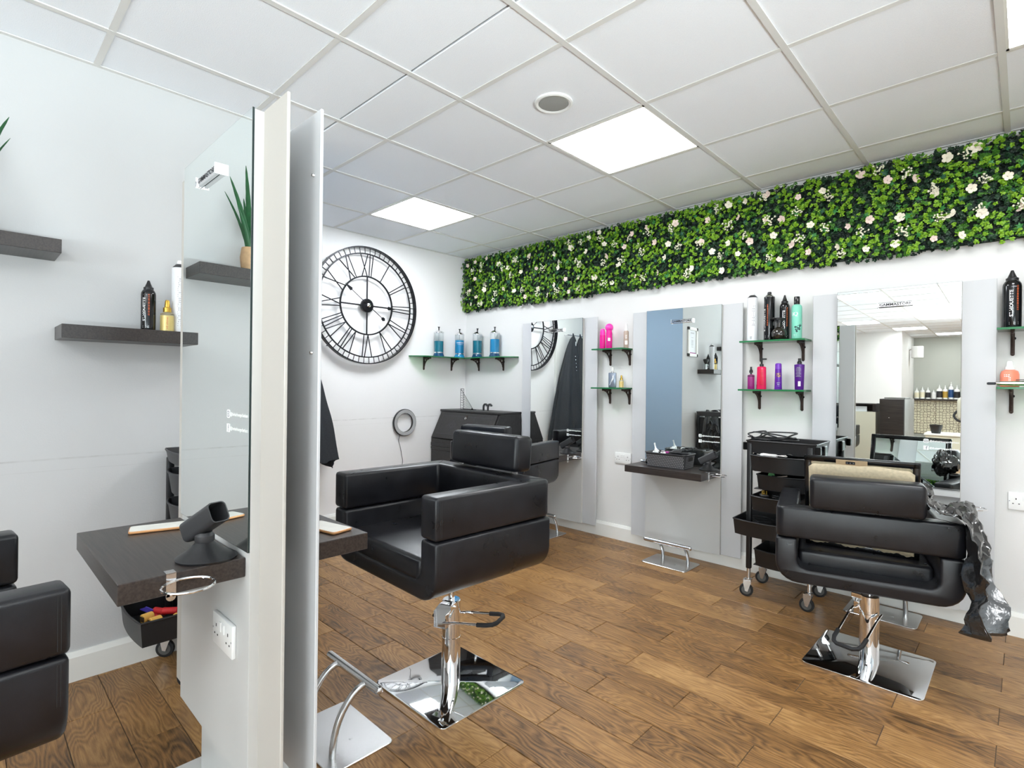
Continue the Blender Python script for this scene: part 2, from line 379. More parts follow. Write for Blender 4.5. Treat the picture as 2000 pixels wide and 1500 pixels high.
# unseen side wall; window opening added to let the fill light in (y -7.9 .. -2.3, z .5 .. 2.4)
ws = MB()
for b in ((XR, XR+.1, -2.3, 0, 0, H+.1), (XR, XR+.1, YB, -7.9, 0, H+.1), (XR, XR+.1, -7.9, -2.3, 0, .5), (XR, XR+.1, -7.9, -2.3, 2.4, H+.1)): ws.box(*b)
struct(ws.build('wall_side', 'wall', smooth=False))
wn = MB()
for y in (-7.9, -6.05, -4.15, -2.35): wn.box(XR+.01, XR+.07, y, y+.05, .5, 2.4)
for z in (.5, 2.35): wn.box(XR+.01, XR+.07, -7.9, -2.3, z, z+.05)
w1 = struct(wn.build('added_window_1', 'gloss_white', smooth=False))
for k, y in enumerate((-7.9, -6.05, -4.15)): MB().box(XR+.035, XR+.041, y+.05, y+(1.85, 1.9, 1.8)[k], .55, 2.35).build('pane', 'pane', w1, smooth=False)
# unseen shop front wall and second window, added to let the front fill in
wf = MB()
for b in ((4.1, 4.25, -8.1, -8, 0, H+.1), (6.3, XR, -8.1, -8, 0, H+.1), (4.25, 6.3, -8.1, -8, 0, .3), (4.25, 6.3, -8.1, -8, 2.4, H+.1)): wf.box(*b)
struct(wf.build('wall_front', 'wall', smooth=False))
wn = MB()
for x in (4.25, 5.25, 6.25): wn.box(x, x+.05, -8.08, -8.02, .3, 2.4)
for z in (.3, 2.35): wn.box(4.25, 6.3, -8.08, -8.02, z, z+.05)
w2 = struct(wn.build('added_window_2', 'gloss_white', smooth=False))
for x in (4.3, 5.3): MB().box(x, x+.95, -8.053, -8.047, .35, 2.35).build('pane', 'pane', w2, smooth=False)
# baseboards
def skirt(name, pts, off):
    prof = [(0, 0), (.018, 0), (.018, .098), (.008, .118), (0, .118)]
    m = MB(); (x0, y0), (x1, y1) = pts; d = Vector((x1-x0, y1-y0, 0)); L = d.length; d.normalize(); n = Vector(off)
    A = [m.bm.verts.new(Vector((x0, y0, h))+n*t) for t, h in prof]; B = [m.bm.verts.new(Vector((x1, y1, h))+n*t) for t, h in prof]
    for i in range(5): m.face([A[i], A[(i+1) % 5], B[(i+1) % 5], B[i]])
    m.face(A); m.face(B); return struct(m.build(name, 'gloss_white', smooth=False))
skirt('baseboard_right', ((0, 0), (XR, 0)), (0, -1, 0)); skirt('baseboard_left', ((0, NIBY), (0, 0)), (1, 0, 0))
skirt('baseboard_left_return', ((0, NIBY), (NIBX+.018, NIBY)), (0, 1, 0)); skirt('baseboard_left_front', ((NIBX, -11.3), (NIBX, NIBY)), (1, 0, 0))

# floor tiles .6 x .149, half bond
def tile_mesh(x0, x1, y0, y1): return MB().prism([(x0+.0012, y0+.0012), (x1-.0012, y0+.0012), (x1-.0012, y1-.0012), (x0+.0012, y1-.0012)], -.006, 0, r=.0012, seg=1)
tile_me = tile_mesh(-.3, .3, -.0745, .0745).build('floor_tile', 'floor', smooth=False, mesh=True)
far = MB(); cells = []
for row in range(-2, 92):
    y1 = .014-.149*row; y0 = y1-.149                      # row boundaries fall on y = -1.18-.149k
    # parity: the row from -.433 down has joints at 3.25 + .6k
    par = (row-3) % 2
    for c in range(-1, 12):
        x0 = .252-.6+.6*c + (.3 if par else 0); x1 = x0+.6
        a, b = max(x0, .0), min(x1, XR); p, q = max(y0, YB), min(y1, 0)
        if q-p < .01: continue
        if q <= NIBY+.001: a = max(a, NIBX)
        if b-a < .01: continue
        cells.append((a, b, p, q))
def infloor(a, b, p, q):
    v = Vector(((a+b)/2, (p+q)/2, 0))-CAM; d = v.dot(F)
    return d > .35 and abs(v.dot(R))/d < 1.12 and abs(v.dot(U))/d < .92
vis = [c for c in cells if infloor(*c)]
vis.sort(key=lambda c: ((c[0]+c[1])/2-CAM.x)**2+((c[2]+c[3])/2-CAM.y)**2)
near = set(vis[:300])
for c in cells:
    a, b, p, q = c
    if c in near:
        full = abs(b-a-.6) < .002 and abs(q-p-.149) < .002
        me = tile_me if full else tile_mesh(-(b-a)/2, (b-a)/2, -(q-p)/2, (q-p)/2).build('floor_tile', 'floor', smooth=False, mesh=True)
        o = link('floor_tile', me, fl, ((a+b)/2, (p+q)/2, random.uniform(-.0005, .0005)))
    else: far.box(a+.0012, b-.0012, p+.0012, q-.0012, -.006, 0)
stuff(far.build('floor_tile', 'floor', fl, smooth=False))

# suspended ceiling
ce = sbox('ceiling', 'wall', -.1, XR+.1, YB-.1, .1, H+.05, H+.1)
LIGHTS = {(0, 1): 'c', (3, 1): 'w', (6, 1): 'w', (7, 4): 'w', (3, 8): 'w', (6, 8): 'w', (4, 11): 'w', (7, 11): 'w', (2, 14): 'w', (6, 14): 'w', (3, 17): 'w', (4, 20): 'w', (6, 17): 'w'}  # lamp right above the camera is added to light the right wall
cache = {}; farc = MB()
for i in range(-1, 10):
    for j in range(-1, 23):
        x0 = .54+.6*i; x1 = x0+.6; y1 = -.29-.6*j; y0 = y1-.6
        if (i, j) in LIGHTS: continue
        for (ra, rb, rp, rq) in ((0, XR, NIBY, 0), (NIBX, XR, YB, NIBY)):
            a, b, p, q = max(x0, ra), min(x1, rb), max(y0, rp), min(y1, rq)
            if b-a < .02 or q-p < .02: continue
            g = .004
            if j <= 6:
                key = (round(b-a, 3), round(q-p, 3))
                if key not in cache:
                    w_, h_ = (b-a)/2-g, (q-p)/2-g
                    cache[key] = MB().prism([(-w_, -h_), (w_, -h_), (w_, h_), (-w_, h_)], 0, .012, r=.003, seg=1).build('ceiling_tile', 'ceil_tile', smooth=False, mesh=True)
                link('ceiling_tile', cache[key], ce, ((a+b)/2, (p+q)/2, H+.004))
            else: farc.box(a+g, b-g, p+g, q-g, H+.004, H+.016)
stuff(farc.build('ceiling_tile', 'ceil_tile', ce, smooth=False))
def bar(x0, x1, y0, y1, dz=0): MB().box(x0, x1, y0, y1, H-.0005-dz, H+.003).box((x0+x1)/2-(.001 if x1-x0 < .1 else (x1-x0)/2), (x0+x1)/2+(.001 if x1-x0 < .1 else (x1-x0)/2), (y0+y1)/2-(.001 if y1-y0 < .1 else (y1-y0)/2), (y0+y1)/2+(.001 if y1-y0 < .1 else (y1-y0)/2), H+.003, H+.03).build('ceiling_bar', 'ceil_bar', ce, smooth=False)
for i in range(0, 10):
    x = .54+.6*i; bar(x-.012, x+.012, NIBY if x < NIBX else YB, 0, .001)
for j in range(0, 23):
    y = -.29-.6*j; bar(0 if y > NIBY else NIBX, XR, y-.012, y+.012)
for a in ((0, .02, NIBY, 0), (0, XR, -.02, 0), (0, NIBX, NIBY, NIBY+.02), (NIBX, NIBX+.02, YB, NIBY)): bar(*a, .0005)
for n, ((i, j), k) in enumerate(LIGHTS.items()):
    x, y = .54+.6*i+.3, -.29-.6*j-.3
    lb = {(0, 1): 'square cool white ceiling light panel in front of the clock wall', (3, 1): 'square warm white ceiling light panel beside the round ceiling speaker',
          (6, 1): 'square ceiling light panel cut by the top right corner of the photo'}.get((i, j), 'square ceiling light panel behind the camera, mirrored or added out of view')
    g = None if (i, j) in ((0, 1), (3, 1), (6, 1)) else 'ceiling light panels behind the camera'
    t = thing('ceiling_light', lb, 'ceiling light', (x, y, H), 0, g)
    fr = MB()
    for s in (-1, 1): fr.box(s*.288-.009, s*.288+.009, -.297, .297, -.001, .02); fr.box(-.297, .297, s*.288-.009, s*.288+.009, -.001, .02)
    fr.build('frame', 'gloss_white', t, smooth=False)
    MB().box(-.280, .280, -.280, .280, .002, .008).build('diffuser', 'diffuser_cool' if k == 'c' else 'diffuser', t, smooth=False)
t = thing('ceiling_speaker', 'round white ceiling speaker with a grey mesh grille', 'speaker', (2.631, -1.778, H))
MB().lathe([(.088, .004), (.088, -.004), (.08, -.007), (.070, -.004), (.068, .004)], n=32).build('rim', 'white_plastic', t)
MB().lathe([(.0005, -.006), (.03, -.006), (.068, -.003)], n=32, cap=False).build('grille', mat('speaker_grille', srgb(168, 168, 164), .6, bump=.8, bscale=900), t)

# ------------------------------------------------------------------ styling stations (front board + mirror on a wider pale panel, ledge, ring)
def badge(parent, x, z, y):
    """chrome name plate; y is the mirror face, station faces -y"""
    b = MB().rbox(x-.08, x+.08, y-.014, y-.001, z-.013, z+.013, .002, 1).box(x-.084, x-.080, y-.018, y, z-.015, z+.015).box(x+.080, x+.084, y-.018, y, z-.015, z+.015).build('name_plate', 'chrome', parent, smooth=False)
    text('GAMMASTORE', .020, 'print_dark', wall_frame((x, y-.0148, z), (1, 0, 0)), b, bold=True, maxw=.145)
def stickers(parent, x1, z, y):
    """social media decals; x1 = right edge"""
    x0 = x1-.150
    m = MB(); m.prism(rrect(x0, x0+.022, z-.011, z+.011, .006)+[], y-.0006, y-.0001, axis='y'); t = m.build('camera_icon', 'sticker', parent, smooth=False)
    MB().prism(rrect(x0+.003, x0+.019, z-.008, z+.008, .004), y-.0009, y-.0006, axis='y').build('icon_cutout', 'print_grey', t, smooth=False)
    MB().lathe([(.0052, y-.0012), (.0052, y-.0009)], (x0+.011, 0, z), 16, 'y').build('lens_ring', 'sticker', t, smooth=False)
    MB().lathe([(.0032, y-.0014), (.0032, y-.0012)], (x0+.011, 0, z), 12, 'y').build('lens_dot', 'print_grey', t, smooth=False)
    z2 = z-.037
    t2 = MB().box(x0, x0+.022, y-.0006, y-.0001, z2-.011, z2+.011).build('letter_f_icon', 'sticker', parent, smooth=False)
    text('f', .026, 'print_grey', wall_frame((x0+.013, y-.0009, z2-.001), (1, 0, 0)), t2, bold=True)
    for zz in (z, z2): text('@thehairloungechatham', .0145, 'sticker', wall_frame((x0+.025+.0615, y-.0006, zz), (1, 0, 0)), parent, name='handle_lettering', bold=True, maxw=.122)
def ring_holder(parent, x, y, z, r=.052):
    """clip on the ledge's right end with a chrome ring standing out sideways"""
    c = MB(); c.box(x-.022, x+.003, y-.010, y+.010, z, z+.002).box(x, x+.003, y-.010, y+.010, z-.052, z+.001)
    c.lathe([(.010, x), (.010, x+.003)], (0, y, z-.052), 14, 'x'); o = c.build('ring_clip', 'steel', parent, smooth=False)
    for dz in (-.022, -.050): MB().lathe([(.0035, x+.003), (.003, x+.0045)], (0, y, z+dz), 10, 'x').build('screw', 'chrome', o)
    MB().tube([(x+.006+r+r*math.cos(a), y+.02+r*math.sin(a), z-.016) for a in [2*PI*i/40 for i in range(40)]], .0028, 8, closed=True).build('ring', 'chrome', parent)
def station(name, label, x, zb, rot=0, y=-.0, flip=1, ledge=(-.28, .285), ledge_z=.665, ledge_d=.30, sock=False, sticker_z=None, badge_dx=0, mirror_z=None, badge_z=None, zt=1.79):
    """origin: wall plane (or partition back), local x across, faces -y local"""
    t = thing(name, label, 'styling station', (x, y, 0), 0 if flip == 1 else PI, None)
    pm = 'panel_cream' if y < -1 and flip == 1 else 'panel'  # twin's panel takes the cooler tone in place of shade
    p = MB().rbox(-.4175, .4175, -.048, -.040, zb, zt, .0015, 1).build('back_panel', pm, t, smooth=False)
    b = MB(); b.box(-.2825, .2825, -.071, -.048, zb-.0, zt-.004); bo = b.build('front_board', ['board'], t, rot=(0, 0, rot), smooth=False)
    MB().box(.2825, .2835, -.070, -.048, zb, zt-.004).build('board_edging', 'board_edge', bo, smooth=False)
    mz = mirror_z if mirror_z else zb+.62
    mm = MB(); mm.box(-.2825, .2825, -.0758, -.0712, mz, zt); g = mm.build('mirror', 'mirror_edge', t, rot=(0, 0, rot), smooth=False)
    MB().box(-.2815, .2815, -.0763, -.0759, mz+.001, zt-.001).build('mirror_face', 'mirror', g, smooth=False)
    badge(g, badge_dx, badge_z or zt-.088, -.0763)
    stickers(g, .2795, sticker_z or mz+.185, -.0764)
    if ledge:
        l = MB().rbox(ledge[0], ledge[1], -.071-ledge_d, -.072, ledge_z-.048, ledge_z, .0015, 1).build('ledge', 'wenge', t, smooth=False)
        ring_holder(l, ledge[1], -.071-ledge_d*.62, ledge_z)
    return t
st1 = station('styling_station', 'wall mirror station nearest the clock, reflecting clock and black gowns', 1.268, .08, rot=.018, badge_dx=.01, badge_z=1.70, sticker_z=.845, mirror_z=.665)
st2 = station('styling_station', 'wall mirror station reflecting the blue-grey wall, basket on its ledge', 2.434, .08, rot=.0195, badge_z=1.695, sticker_z=.885, mirror_z=.665)
st3 = station('styling_station', 'wall mirror station at the right reflecting ceiling lights and far room', 3.690, .08, rot=.0115, badge_z=1.695, sticker_z=.95, mirror_z=.70, ledge=(-.28, .285))
# the free-standing double station on the left: two units back to back on a grey post
dl = station('styling_station', 'free-standing mirror station in the left foreground, phone and dryer stand on its ledge', 2.557, .22, y=-3.107, ledge_z=.788, ledge_d=.262, ledge=(-.30, .258), mirror_z=.805, sticker_z=1.142, zt=1.905, badge_dx=-.02, badge_z=1.81)
so = thing('power_socket', 'white double power socket on the board under the left foreground ledge', 'power socket', (2.683, -3.178, .556))
def socket(parent, w=.147, h=.086, d=.011, shift=0):
    MB().rbox(-w/2, w/2, -d, 0, -h/2, h/2, .003, 2).build('face_plate', 'white_plastic', parent)
    for s in (-1, 1):
        MB().rbox(s*.012-.0085, s*.012+.0085, -d-.003, -d+.001, .004, .030, .0015, 1).build('switch', 'white_plastic', parent)
        for dx, dz, w_, h_ in ((0, .012, .004, .008), (-.011, -.012, .006, .004), (.011, -.012, .006, .004)):
            cx = s*.044+dx; MB().box(cx-w_/2, cx+w_/2, -d-.0006, -d+.001, dz-h_/2, dz+h_/2).build('pin_hole', 'hole', parent, smooth=False)
        MB().lathe([(.0025, -d-.0006), (.0025, -d)], (s*.068, 0, 0), 10, 'y').build('screw_cap', 'print_grey', parent)
socket(so)
s2_ = thing('power_socket', 'white double power socket on the wall between the first two wall stations', 'power socket', (1.913, 0, .652)); socket(s2_)
s3_ = thing('power_socket', 'white double power socket at the right edge, beside the right wall station', 'power socket', (4.228, 0, .672)); socket(s3_)
# the other face of the double station
dr = station('styling_station', 'back-to-back twin of the free-standing station, facing the middle chair', 2.557, .22, y=-3.113, flip=-1, ledge_z=.786, ledge_d=.205, ledge=(-.262, .30), mirror_z=.805, zt=1.895, sticker_z=1.142)
for sz in (1.70, 1.34): MB().lathe([(.0045, -3.066+0), (.0038, -3.071)], (2.965-.10, 0, sz), 10, 'y')
for zz in (1.74, 1.30):
    m = MB().lathe([(.005, .0), (.004, .005), (.001, .006)], (0, 0, 0), 10, 'y').build('screw', 'steel', dr, loc=(-.385, -.0395, zz)); 
po = MB().box(2.36, 2.76, -3.140, -3.078, .012, .75).build('station_post', 'board'); tag(po, 'grey post carrying the free-standing double mirror station', 'post')
MB().rbox(2.295, 2.84, -3.36, -2.90, .0, .012, .004, 1).build('floor_plate', 'board_edge', po)

# ------------------------------------------------------------------ styling chairs
def footrest(label, x, y, up=.20, rz=0, group=None):
    """posts near y, bar towards -y local"""
    t = thing('footrest', label, 'footrest', (x, y, 0), rz)
    MB().prism(rrect(-.165, .165, -.19, .045, .02), .0, .008, r=.002, seg=1).build('base_plate', 'steel', t)
    for s in (-1, 1):
        MB().tube([(s*.094, -.0-.125*(1-math.cos(a)), .008+(up-.01)*math.sin(a)) for a in [PI/2*i/10 for i in range(11)]], .0115, 12).build('post', 'steel', t)
        MB().lathe([(.006, .008), (.006, .0095)], (s*.05, -.09, 0), 10).build('screw', 'steel', t)
    b = MB(); b.cyl((-.165, -.125, up), (.165, -.125, up), .0145, 16); b.sphere((-.165, -.125, up), .0143); b.sphere((.165, -.125, up), .0143)
    b.build('foot_bar', 'steel', t); return t
def chair(name, label, loc, ctr, rz, top, pedal=0.0, headrest_dz=0, lv=.14):
    """loc: column on the floor; ctr: centre of the seat body in plan; the sitter faces local -y"""
    t = thing(name, label, 'salon chair', loc, 0); zb = top-.34; Wd, Dp = .342, .2675
    cr = Matrix.Translation((ctr[0]-loc[0], ctr[1]-loc[1], 0)) @ Matrix.Rotation(rz, 4, 'Z')
    # lower tub: U section, open front and back
    outer = [(Wd, .198)]+[(Wd, .09)]+arc(Wd-.09, .09, .09, 0, -90, 6)[1:]+arc(-Wd+.09, .09, .09, 270, 180, 6)+[(-Wd, .198)]
    iw = Wd-.088
    inner = [(-iw, .198), (-iw, .105)]+arc(-iw+.04, .105, .04, 180, 270, 4)[1:]+arc(iw-.04, .105, .04, 270, 360, 4)+[(iw, .198)]
    MB().prism(outer+inner, -Dp+.002, Dp-.002, axis='y', r=.012, seg=3, mtx=cr).build('lower_shell', 'leather', t, loc=(0, 0, zb))
    # upper ring: arms and back rail in one U
    k = .035
    up = [(Wd, -Dp)]+arc(Wd-k, Dp-k, k, 0, 90, 4)+arc(-Wd+k, Dp-k, k, 90, 180, 4)+[(-Wd, -Dp), (-iw, -Dp), (-iw, Dp-.09), (iw, Dp-.09), (iw, -Dp)]
    MB().prism(up, .2015, .34, r=.013, seg=3, mtx=cr).build('arm_and_back_ring', 'leather', t, loc=(0, 0, zb))
    MB().rbox(-iw+.002, iw-.002, -Dp+.003, Dp-.10, .050, .130, .020, 4, mtx=cr).build('seat_cushion', 'leather', t, loc=(0, 0, zb))
    se = MB()
    for s in (-1, 1):
        for yy in (-Dp+.017, -Dp+.023): se.tube([cr @ Vector((s*(Wd+.0003), yy, .214)), cr @ Vector((s*(Wd+.0003), yy, .327))], .0007, 4); se.tube([cr @ Vector((s*(Wd+.0003), yy, .10)), cr @ Vector((s*(Wd+.0003), yy, .186))], .0007, 4)
        se.tube([cr @ Vector((s*iw*.995, Dp-.0905, .326)), cr @ Vector((s*iw*.995, Dp-.0905, .215))], .0022, 5)
        se.tube([cr @ Vector((s*iw, Dp-.088, .3403)), cr @ Vector((s*(Wd-.02), Dp-.012, .3403))], .0009, 4)
    stuff(se.build('seam', 'seam', t, loc=(0, 0, zb)))
    # headrest pad, leaning back a little
    hm = cr @ Matrix.Translation((0, Dp-.012, .349+headrest_dz)) @ Matrix.Rotation(-.07, 4, 'X')
    h = MB().rbox(-.207, .207, -.052, .045, 0, .142, .020, 4, mtx=hm).build('headrest', 'leather', t, loc=(0, 0, zb))
    e = MB()
    for s in (-1, 1):
        for yy in (-.034, .028): e.tube([hm @ Vector((s*.2072, yy, .02)), hm @ Vector((s*.2072, yy, .122))], .0007, 4)
    stuff(e.build('seam', 'seam', h))
    for s in (-1, 1): MB().box(s*.17-.011, s*.17+.011, Dp-.030, Dp-.022, .330, .36+headrest_dz, mtx=cr).build('headrest_strap', 'steel', t, loc=(0, 0, zb))
    MB().prism(rrect(-.22, .22, -.22, .22, .025), 0, .008, r=.003, seg=2).build('base_plate', 'plate', t)
    hc = zb-.045 if zb < .4 else zb-.185
    MB().lathe([(.0385, .008), (.0385, hc-.15 if zb > .4 else hc-.08), (.037, hc-.149 if zb > .4 else hc-.079), (.0375, hc-.13 if zb > .4 else hc-.06), (.0375, hc-.004), (.034, hc)], n=32).build('column', 'chrome', t)
    MB().lathe([(.013, hc-.01), (.013, zb+.004)], n=16).build('piston', 'chrome', t)
    MB().box(-.09, .09, -.09, .09, zb-.004, zb+.004).build('seat_mount', 'black_metal', t)
    pz = Matrix.Rotation(pedal, 4, 'Z')
    v = MB(); v.prism([(-.047, hc-.10), (-.047, hc-.035), (-.02, hc), (.034, hc), (.034, hc-.02), (.01, hc-.045), (.01, hc-.10)], -.042, .0, axis='y', r=.002, seg=1, mtx=pz @ Matrix.Translation((0, -.020, 0)))
    v.build('pump_housing', 'chrome', t)
    MB().cyl(pz @ Vector((-.058, -.045, hc-.06)), pz @ Vector((-.047, -.045, hc-.06)), .007, 8).build('bolt', 'black_metal', t)
    q = hc-.075
    for lev in ([(.0, -.066, q), (.05, -.066, q+.05*lv+.004), (.17, -.060, q+.17*lv)], [(.0, .048, q), (.05, .048, q+.05*lv+.004), (.17, .052, q+.17*lv)]):
        MB().tube([pz @ Vector(p) for p in lev], .0050, 10).build('lever_rod', 'chrome', t)
    g = [(a_, b_, q+a_*lv) for a_, b_ in ((.15, -.062), (.19, -.060), (.212, -.052), (.222, -.036), (.222, .026), (.212, .044), (.19, .052), (.15, .052))]
    MB().tube([pz @ Vector(p) for p in g], .0085, 10).build('pedal_grip', 'rubber', t)
    return t
c1 = chair('salon_chair', 'black leather salon chair in the middle of the floor facing the free-standing station', (2.525, -2.268, 0), (2.575, -2.374), -.036, .872, pedal=.35)
c2 = chair('salon_chair', 'black leather salon chair farthest back, in front of the station by the clock wall', (1.31, -.82, 0), (1.29, -.715), PI+.20, .79, pedal=1.0, headrest_dz=-.018)
c3 = chair('salon_chair', 'black leather salon chair at the right seen from behind, holding a framed mirror', (3.717, -.835, 0), (3.660, -.735), PI+.25, .688, pedal=4.50, lv=-.45)
c4 = chair('salon_chair', 'black leather salon chair cut off by the left edge of the photo', (2.475, -3.92, 0), (2.47, -3.805), PI+.076, .796, pedal=1.2)
footrest('steel footrest on the floor between the middle chair and the free-standing station', 2.505, -2.825, .205, PI)
footrest('steel footrest under the basket station, its whole base plate visible', 2.448, -.17, .150)
footrest('steel footrest half hidden behind the farthest black chair', 1.335, -.225, .175)
footrest('steel footrest behind the column of the right chair', 3.66, -.105, .16)

# ------------------------------------------------------------------ framed mirror standing in the right chair
t = thing('framed_mirror', 'black framed hand mirror standing in the right chair, torn backing card towards us', 'mirror', (3.668, -.785, .4790), .14); t.rotation_euler = (.20, 0, .14); t.scale = (1, 1, .91)
fm = MB()
for s in (-1, 1): fm.rbox(s*.205-.014, s*.205+.014, -.011, .011, 0, .485, .004, 2)
fm.rbox(-.219, .219, -.011, .011, .457, .485, .004, 2).rbox(-.219, .219, -.011, .011, 0, .028, .004, 2); fm.build('frame', 'black_gloss', t)
MB().box(-.195, .195, .002, .006, .02, .465).build('glass', 'mirror', t, smooth=False)
cd = MB(); top = []; bot = []
nx = 44
for i in range(nx+1):
    x = -.200+.400*i/nx
    ztop = .452+.010*noise.noise((x*9, 1, 0))+(.0 if abs(x) < .18 else -.02*(abs(x)-.18)/.02); zbt = .022+.020*noise.noise((x*14, 5, 0))+.010*noise.noise((x*60, 8, 0))
    top.append((x, ztop)); bot.append((x, zbt))
fr_, bk = [], []
for j in range(13):
    v = j/12; fr_.append([cd.bm.verts.new((x, -.0125-.003*abs(noise.noise((x*12, v*5, 3)))-.004*(v > .93), zb_+(zt_-zb_)*v)) for (x, zt_), (_, zb_) in zip(top, bot)])
for j in range(12):
    for i in range(nx): cd.face([fr_[j][i], fr_[j][i+1], fr_[j+1][i+1], fr_[j+1][i]])
card = cd.build('backing_card', 'card', t); sm = card.modifiers.new('s', 'SOLIDIFY'); sm.thickness = .0015
MB().rbox(-.09, .03, -.0165, -.0125, .450, .478, .001, 1).build('tape_patch', 'tape', t)
hk = MB(); hk.rbox(-.052, -.016, -.0185, -.0165, .458, .472, .001, 1); hk.build('hanging_plate', 'black_metal', t)
for x in (-.046, -.034, -.022): MB().lathe([(.0035, -.0205), (.0025, -.0185)], (x, 0, .465), 8, 'y').build('screw', 'chrome', t)

# ------------------------------------------------------------------ wall shelves, clock, ring light
ws1 = MB().rbox(NIBX, NIBX+.20, -3.412, -2.80, 1.385, 1.437, .001, 1).build('floating_shelf', 'wenge'); tag(ws1, 'dark floating wall shelf holding spray cans, the lower of the two', 'shelf')
ws2 = MB().rbox(NIBX, NIBX+.20, -4.25, -3.414, 1.699, 1.750, .001, 1).build('floating_shelf', 'wenge'); tag(ws2, 'upper dark floating wall shelf cut by the left edge, holding a plant', 'shelf')
pt = thing('potted_aloe', 'spiky green aloe in a light wood pot on the upper left shelf', 'potted plant', (NIBX+.10, -3.66, 1.750))
MB().lathe([(.030, 0), (.040, .02), (.045, .07), (.038, .118), (.033, .118), (.036, .09), (.0005, .088)], n=24).build('pot', 'wood_light', pt)
MB().lathe([(.031, -.0+.0), (.031, .006)], n=16).build('pot_foot', 'dark_grey', pt)
for k, (dx, dy, L, w) in enumerate(((.02, .085, .36, .017), (.0, .02, .44, .018), (-.02, -.06, .38, .016), (.04, .06, .22, .009), (-.05, .01, .30, .014), (.03, -.09, .26, .013), (-.02, .09, .30, .010))):
    lf = MB(); n = 14; rows = []
    for i in range(n+1):
        s = i/n; c = Vector((dx*s*1.2, dy*s*(.5+.6*s)*1.1, .07+L*s)); ww = w*(1-s)**.6*(1 if s > .1 else .8)+.0008
        side = Vector((-dy, dx, 0)).normalized() if abs(dx)+abs(dy) > 0 else Vector((1, 0, 0)); nn = Vector((dx, dy, 0)).normalized()
        side = (side*.75+Vector((.2, .65, 0))).normalized()
        sr = ww*(1+.10*(i % 2)); rows.append([lf.bm.verts.new(c+side*sr), lf.bm.verts.new(c+nn*.35*ww), lf.bm.verts.new(c-side*sr), lf.bm.verts.new(c-nn*.2*ww)])
    for a, b in zip(rows, rows[1:]):
        for q in range(4): lf.face([a[q], a[(q+1) % 4], b[(q+1) % 4], b[q]])
    lf.build('leaf', 'aloe', pt)

ck = thing('wall_clock', 'large round skeleton wall clock with black metal Roman numerals', 'clock', (0, -1.190, 1.905))
CX = .045                                                       # stands off the wall
def cpt(r, a, x=CX): return (x, math.sin(a)*r, math.cos(a)*r)   # a clockwise from 12 seen from the room: +y is to the right
def ring_(r, rad_x, rad_r, x=CX):
    m = MB(); n = 96; rows = []
    for i in range(n):
        a = 2*PI*i/n; rows.append([m.bm.verts.new(cpt(r-rad_r, a, x-rad_x)), m.bm.verts.new(cpt(r+rad_r, a, x-rad_x)), m.bm.verts.new(cpt(r+rad_r, a, x+rad_x)), m.bm.verts.new(cpt(r-rad_r, a, x+rad_x))])
    for i in range(n):
        a, b = rows[i], rows[(i+1) % n]
        for q in range(4): m.face([a[q], a[(q+1) % 4], b[(q+1) % 4], b[q]])
    return m
ring_(.508, .022, .004).build('outer_hoop', 'black_metal', ck); ring_(.452, .005, .005).build('chapter_ring', 'black_metal', ck); ring_(.254, .006, .006).build('inner_ring', 'black_metal', ck)
for i in range(60):
    a = 2*PI*(i+.5)/60; MB().cyl(cpt(.455, a), cpt(.505, a), .0035, 6).build('minute_bar', 'black_metal', ck)
NUM = {12: 'XII', 1: 'I', 2: 'II', 3: 'III', 4: 'IV', 5: 'V', 6: 'VI', 7: 'VII', 8: 'VIII', 9: 'IX', 10: 'X', 11: 'XI'}
for h, s in NUM.items():
    a0 = 2*PI*h/12; wd = {'I': .032, 'V': .085, 'X': .085}; tot = sum(wd[c] for c in s); p = -tot/2; m = MB()
    er = Vector(cpt(1, a0, 0)); et = Vector(cpt(1, a0+PI/2, 0))
    def seg(u0, r0, u1, r1): m.cyl(er*r0+et*u0+Vector((CX, 0, 0)), er*r1+et*u1+Vector((CX, 0, 0)), .0048, 6)
    for c in s:
        w = wd[c]; u = p+w/2
        ru = lambda uu, rr: math.sqrt(max(rr*rr-uu*uu, 0))
        if c == 'I': seg(u*.62, ru(u*.62, .255), u, ru(u, .450))
        elif c == 'V': seg(u*.8, ru(u*.8, .255), u-w*.42, ru(u-w*.42, .450)); seg(u*.8, ru(u*.8, .255), u+w*.42, ru(u+w*.42, .450))
        else: seg(u*.8-w*.30, ru(u, .255), u+w*.42, ru(u+w*.42, .450)); seg(u*.8+w*.30, ru(u, .255), u-w*.42, ru(u-w*.42, .450))
        p += w
    m.build('numeral', 'black_metal', ck)
for a in (0, PI/2, PI, 3*PI/2): MB().cyl(cpt(.03, a), cpt(.25, a), .007, 8).build('spoke', 'black_metal', ck)
MB().lathe([(.058, .03), (.060, .035), (.060, .055), (.05, .062)], n=32, axis='x').build('hub', 'black_metal', ck)
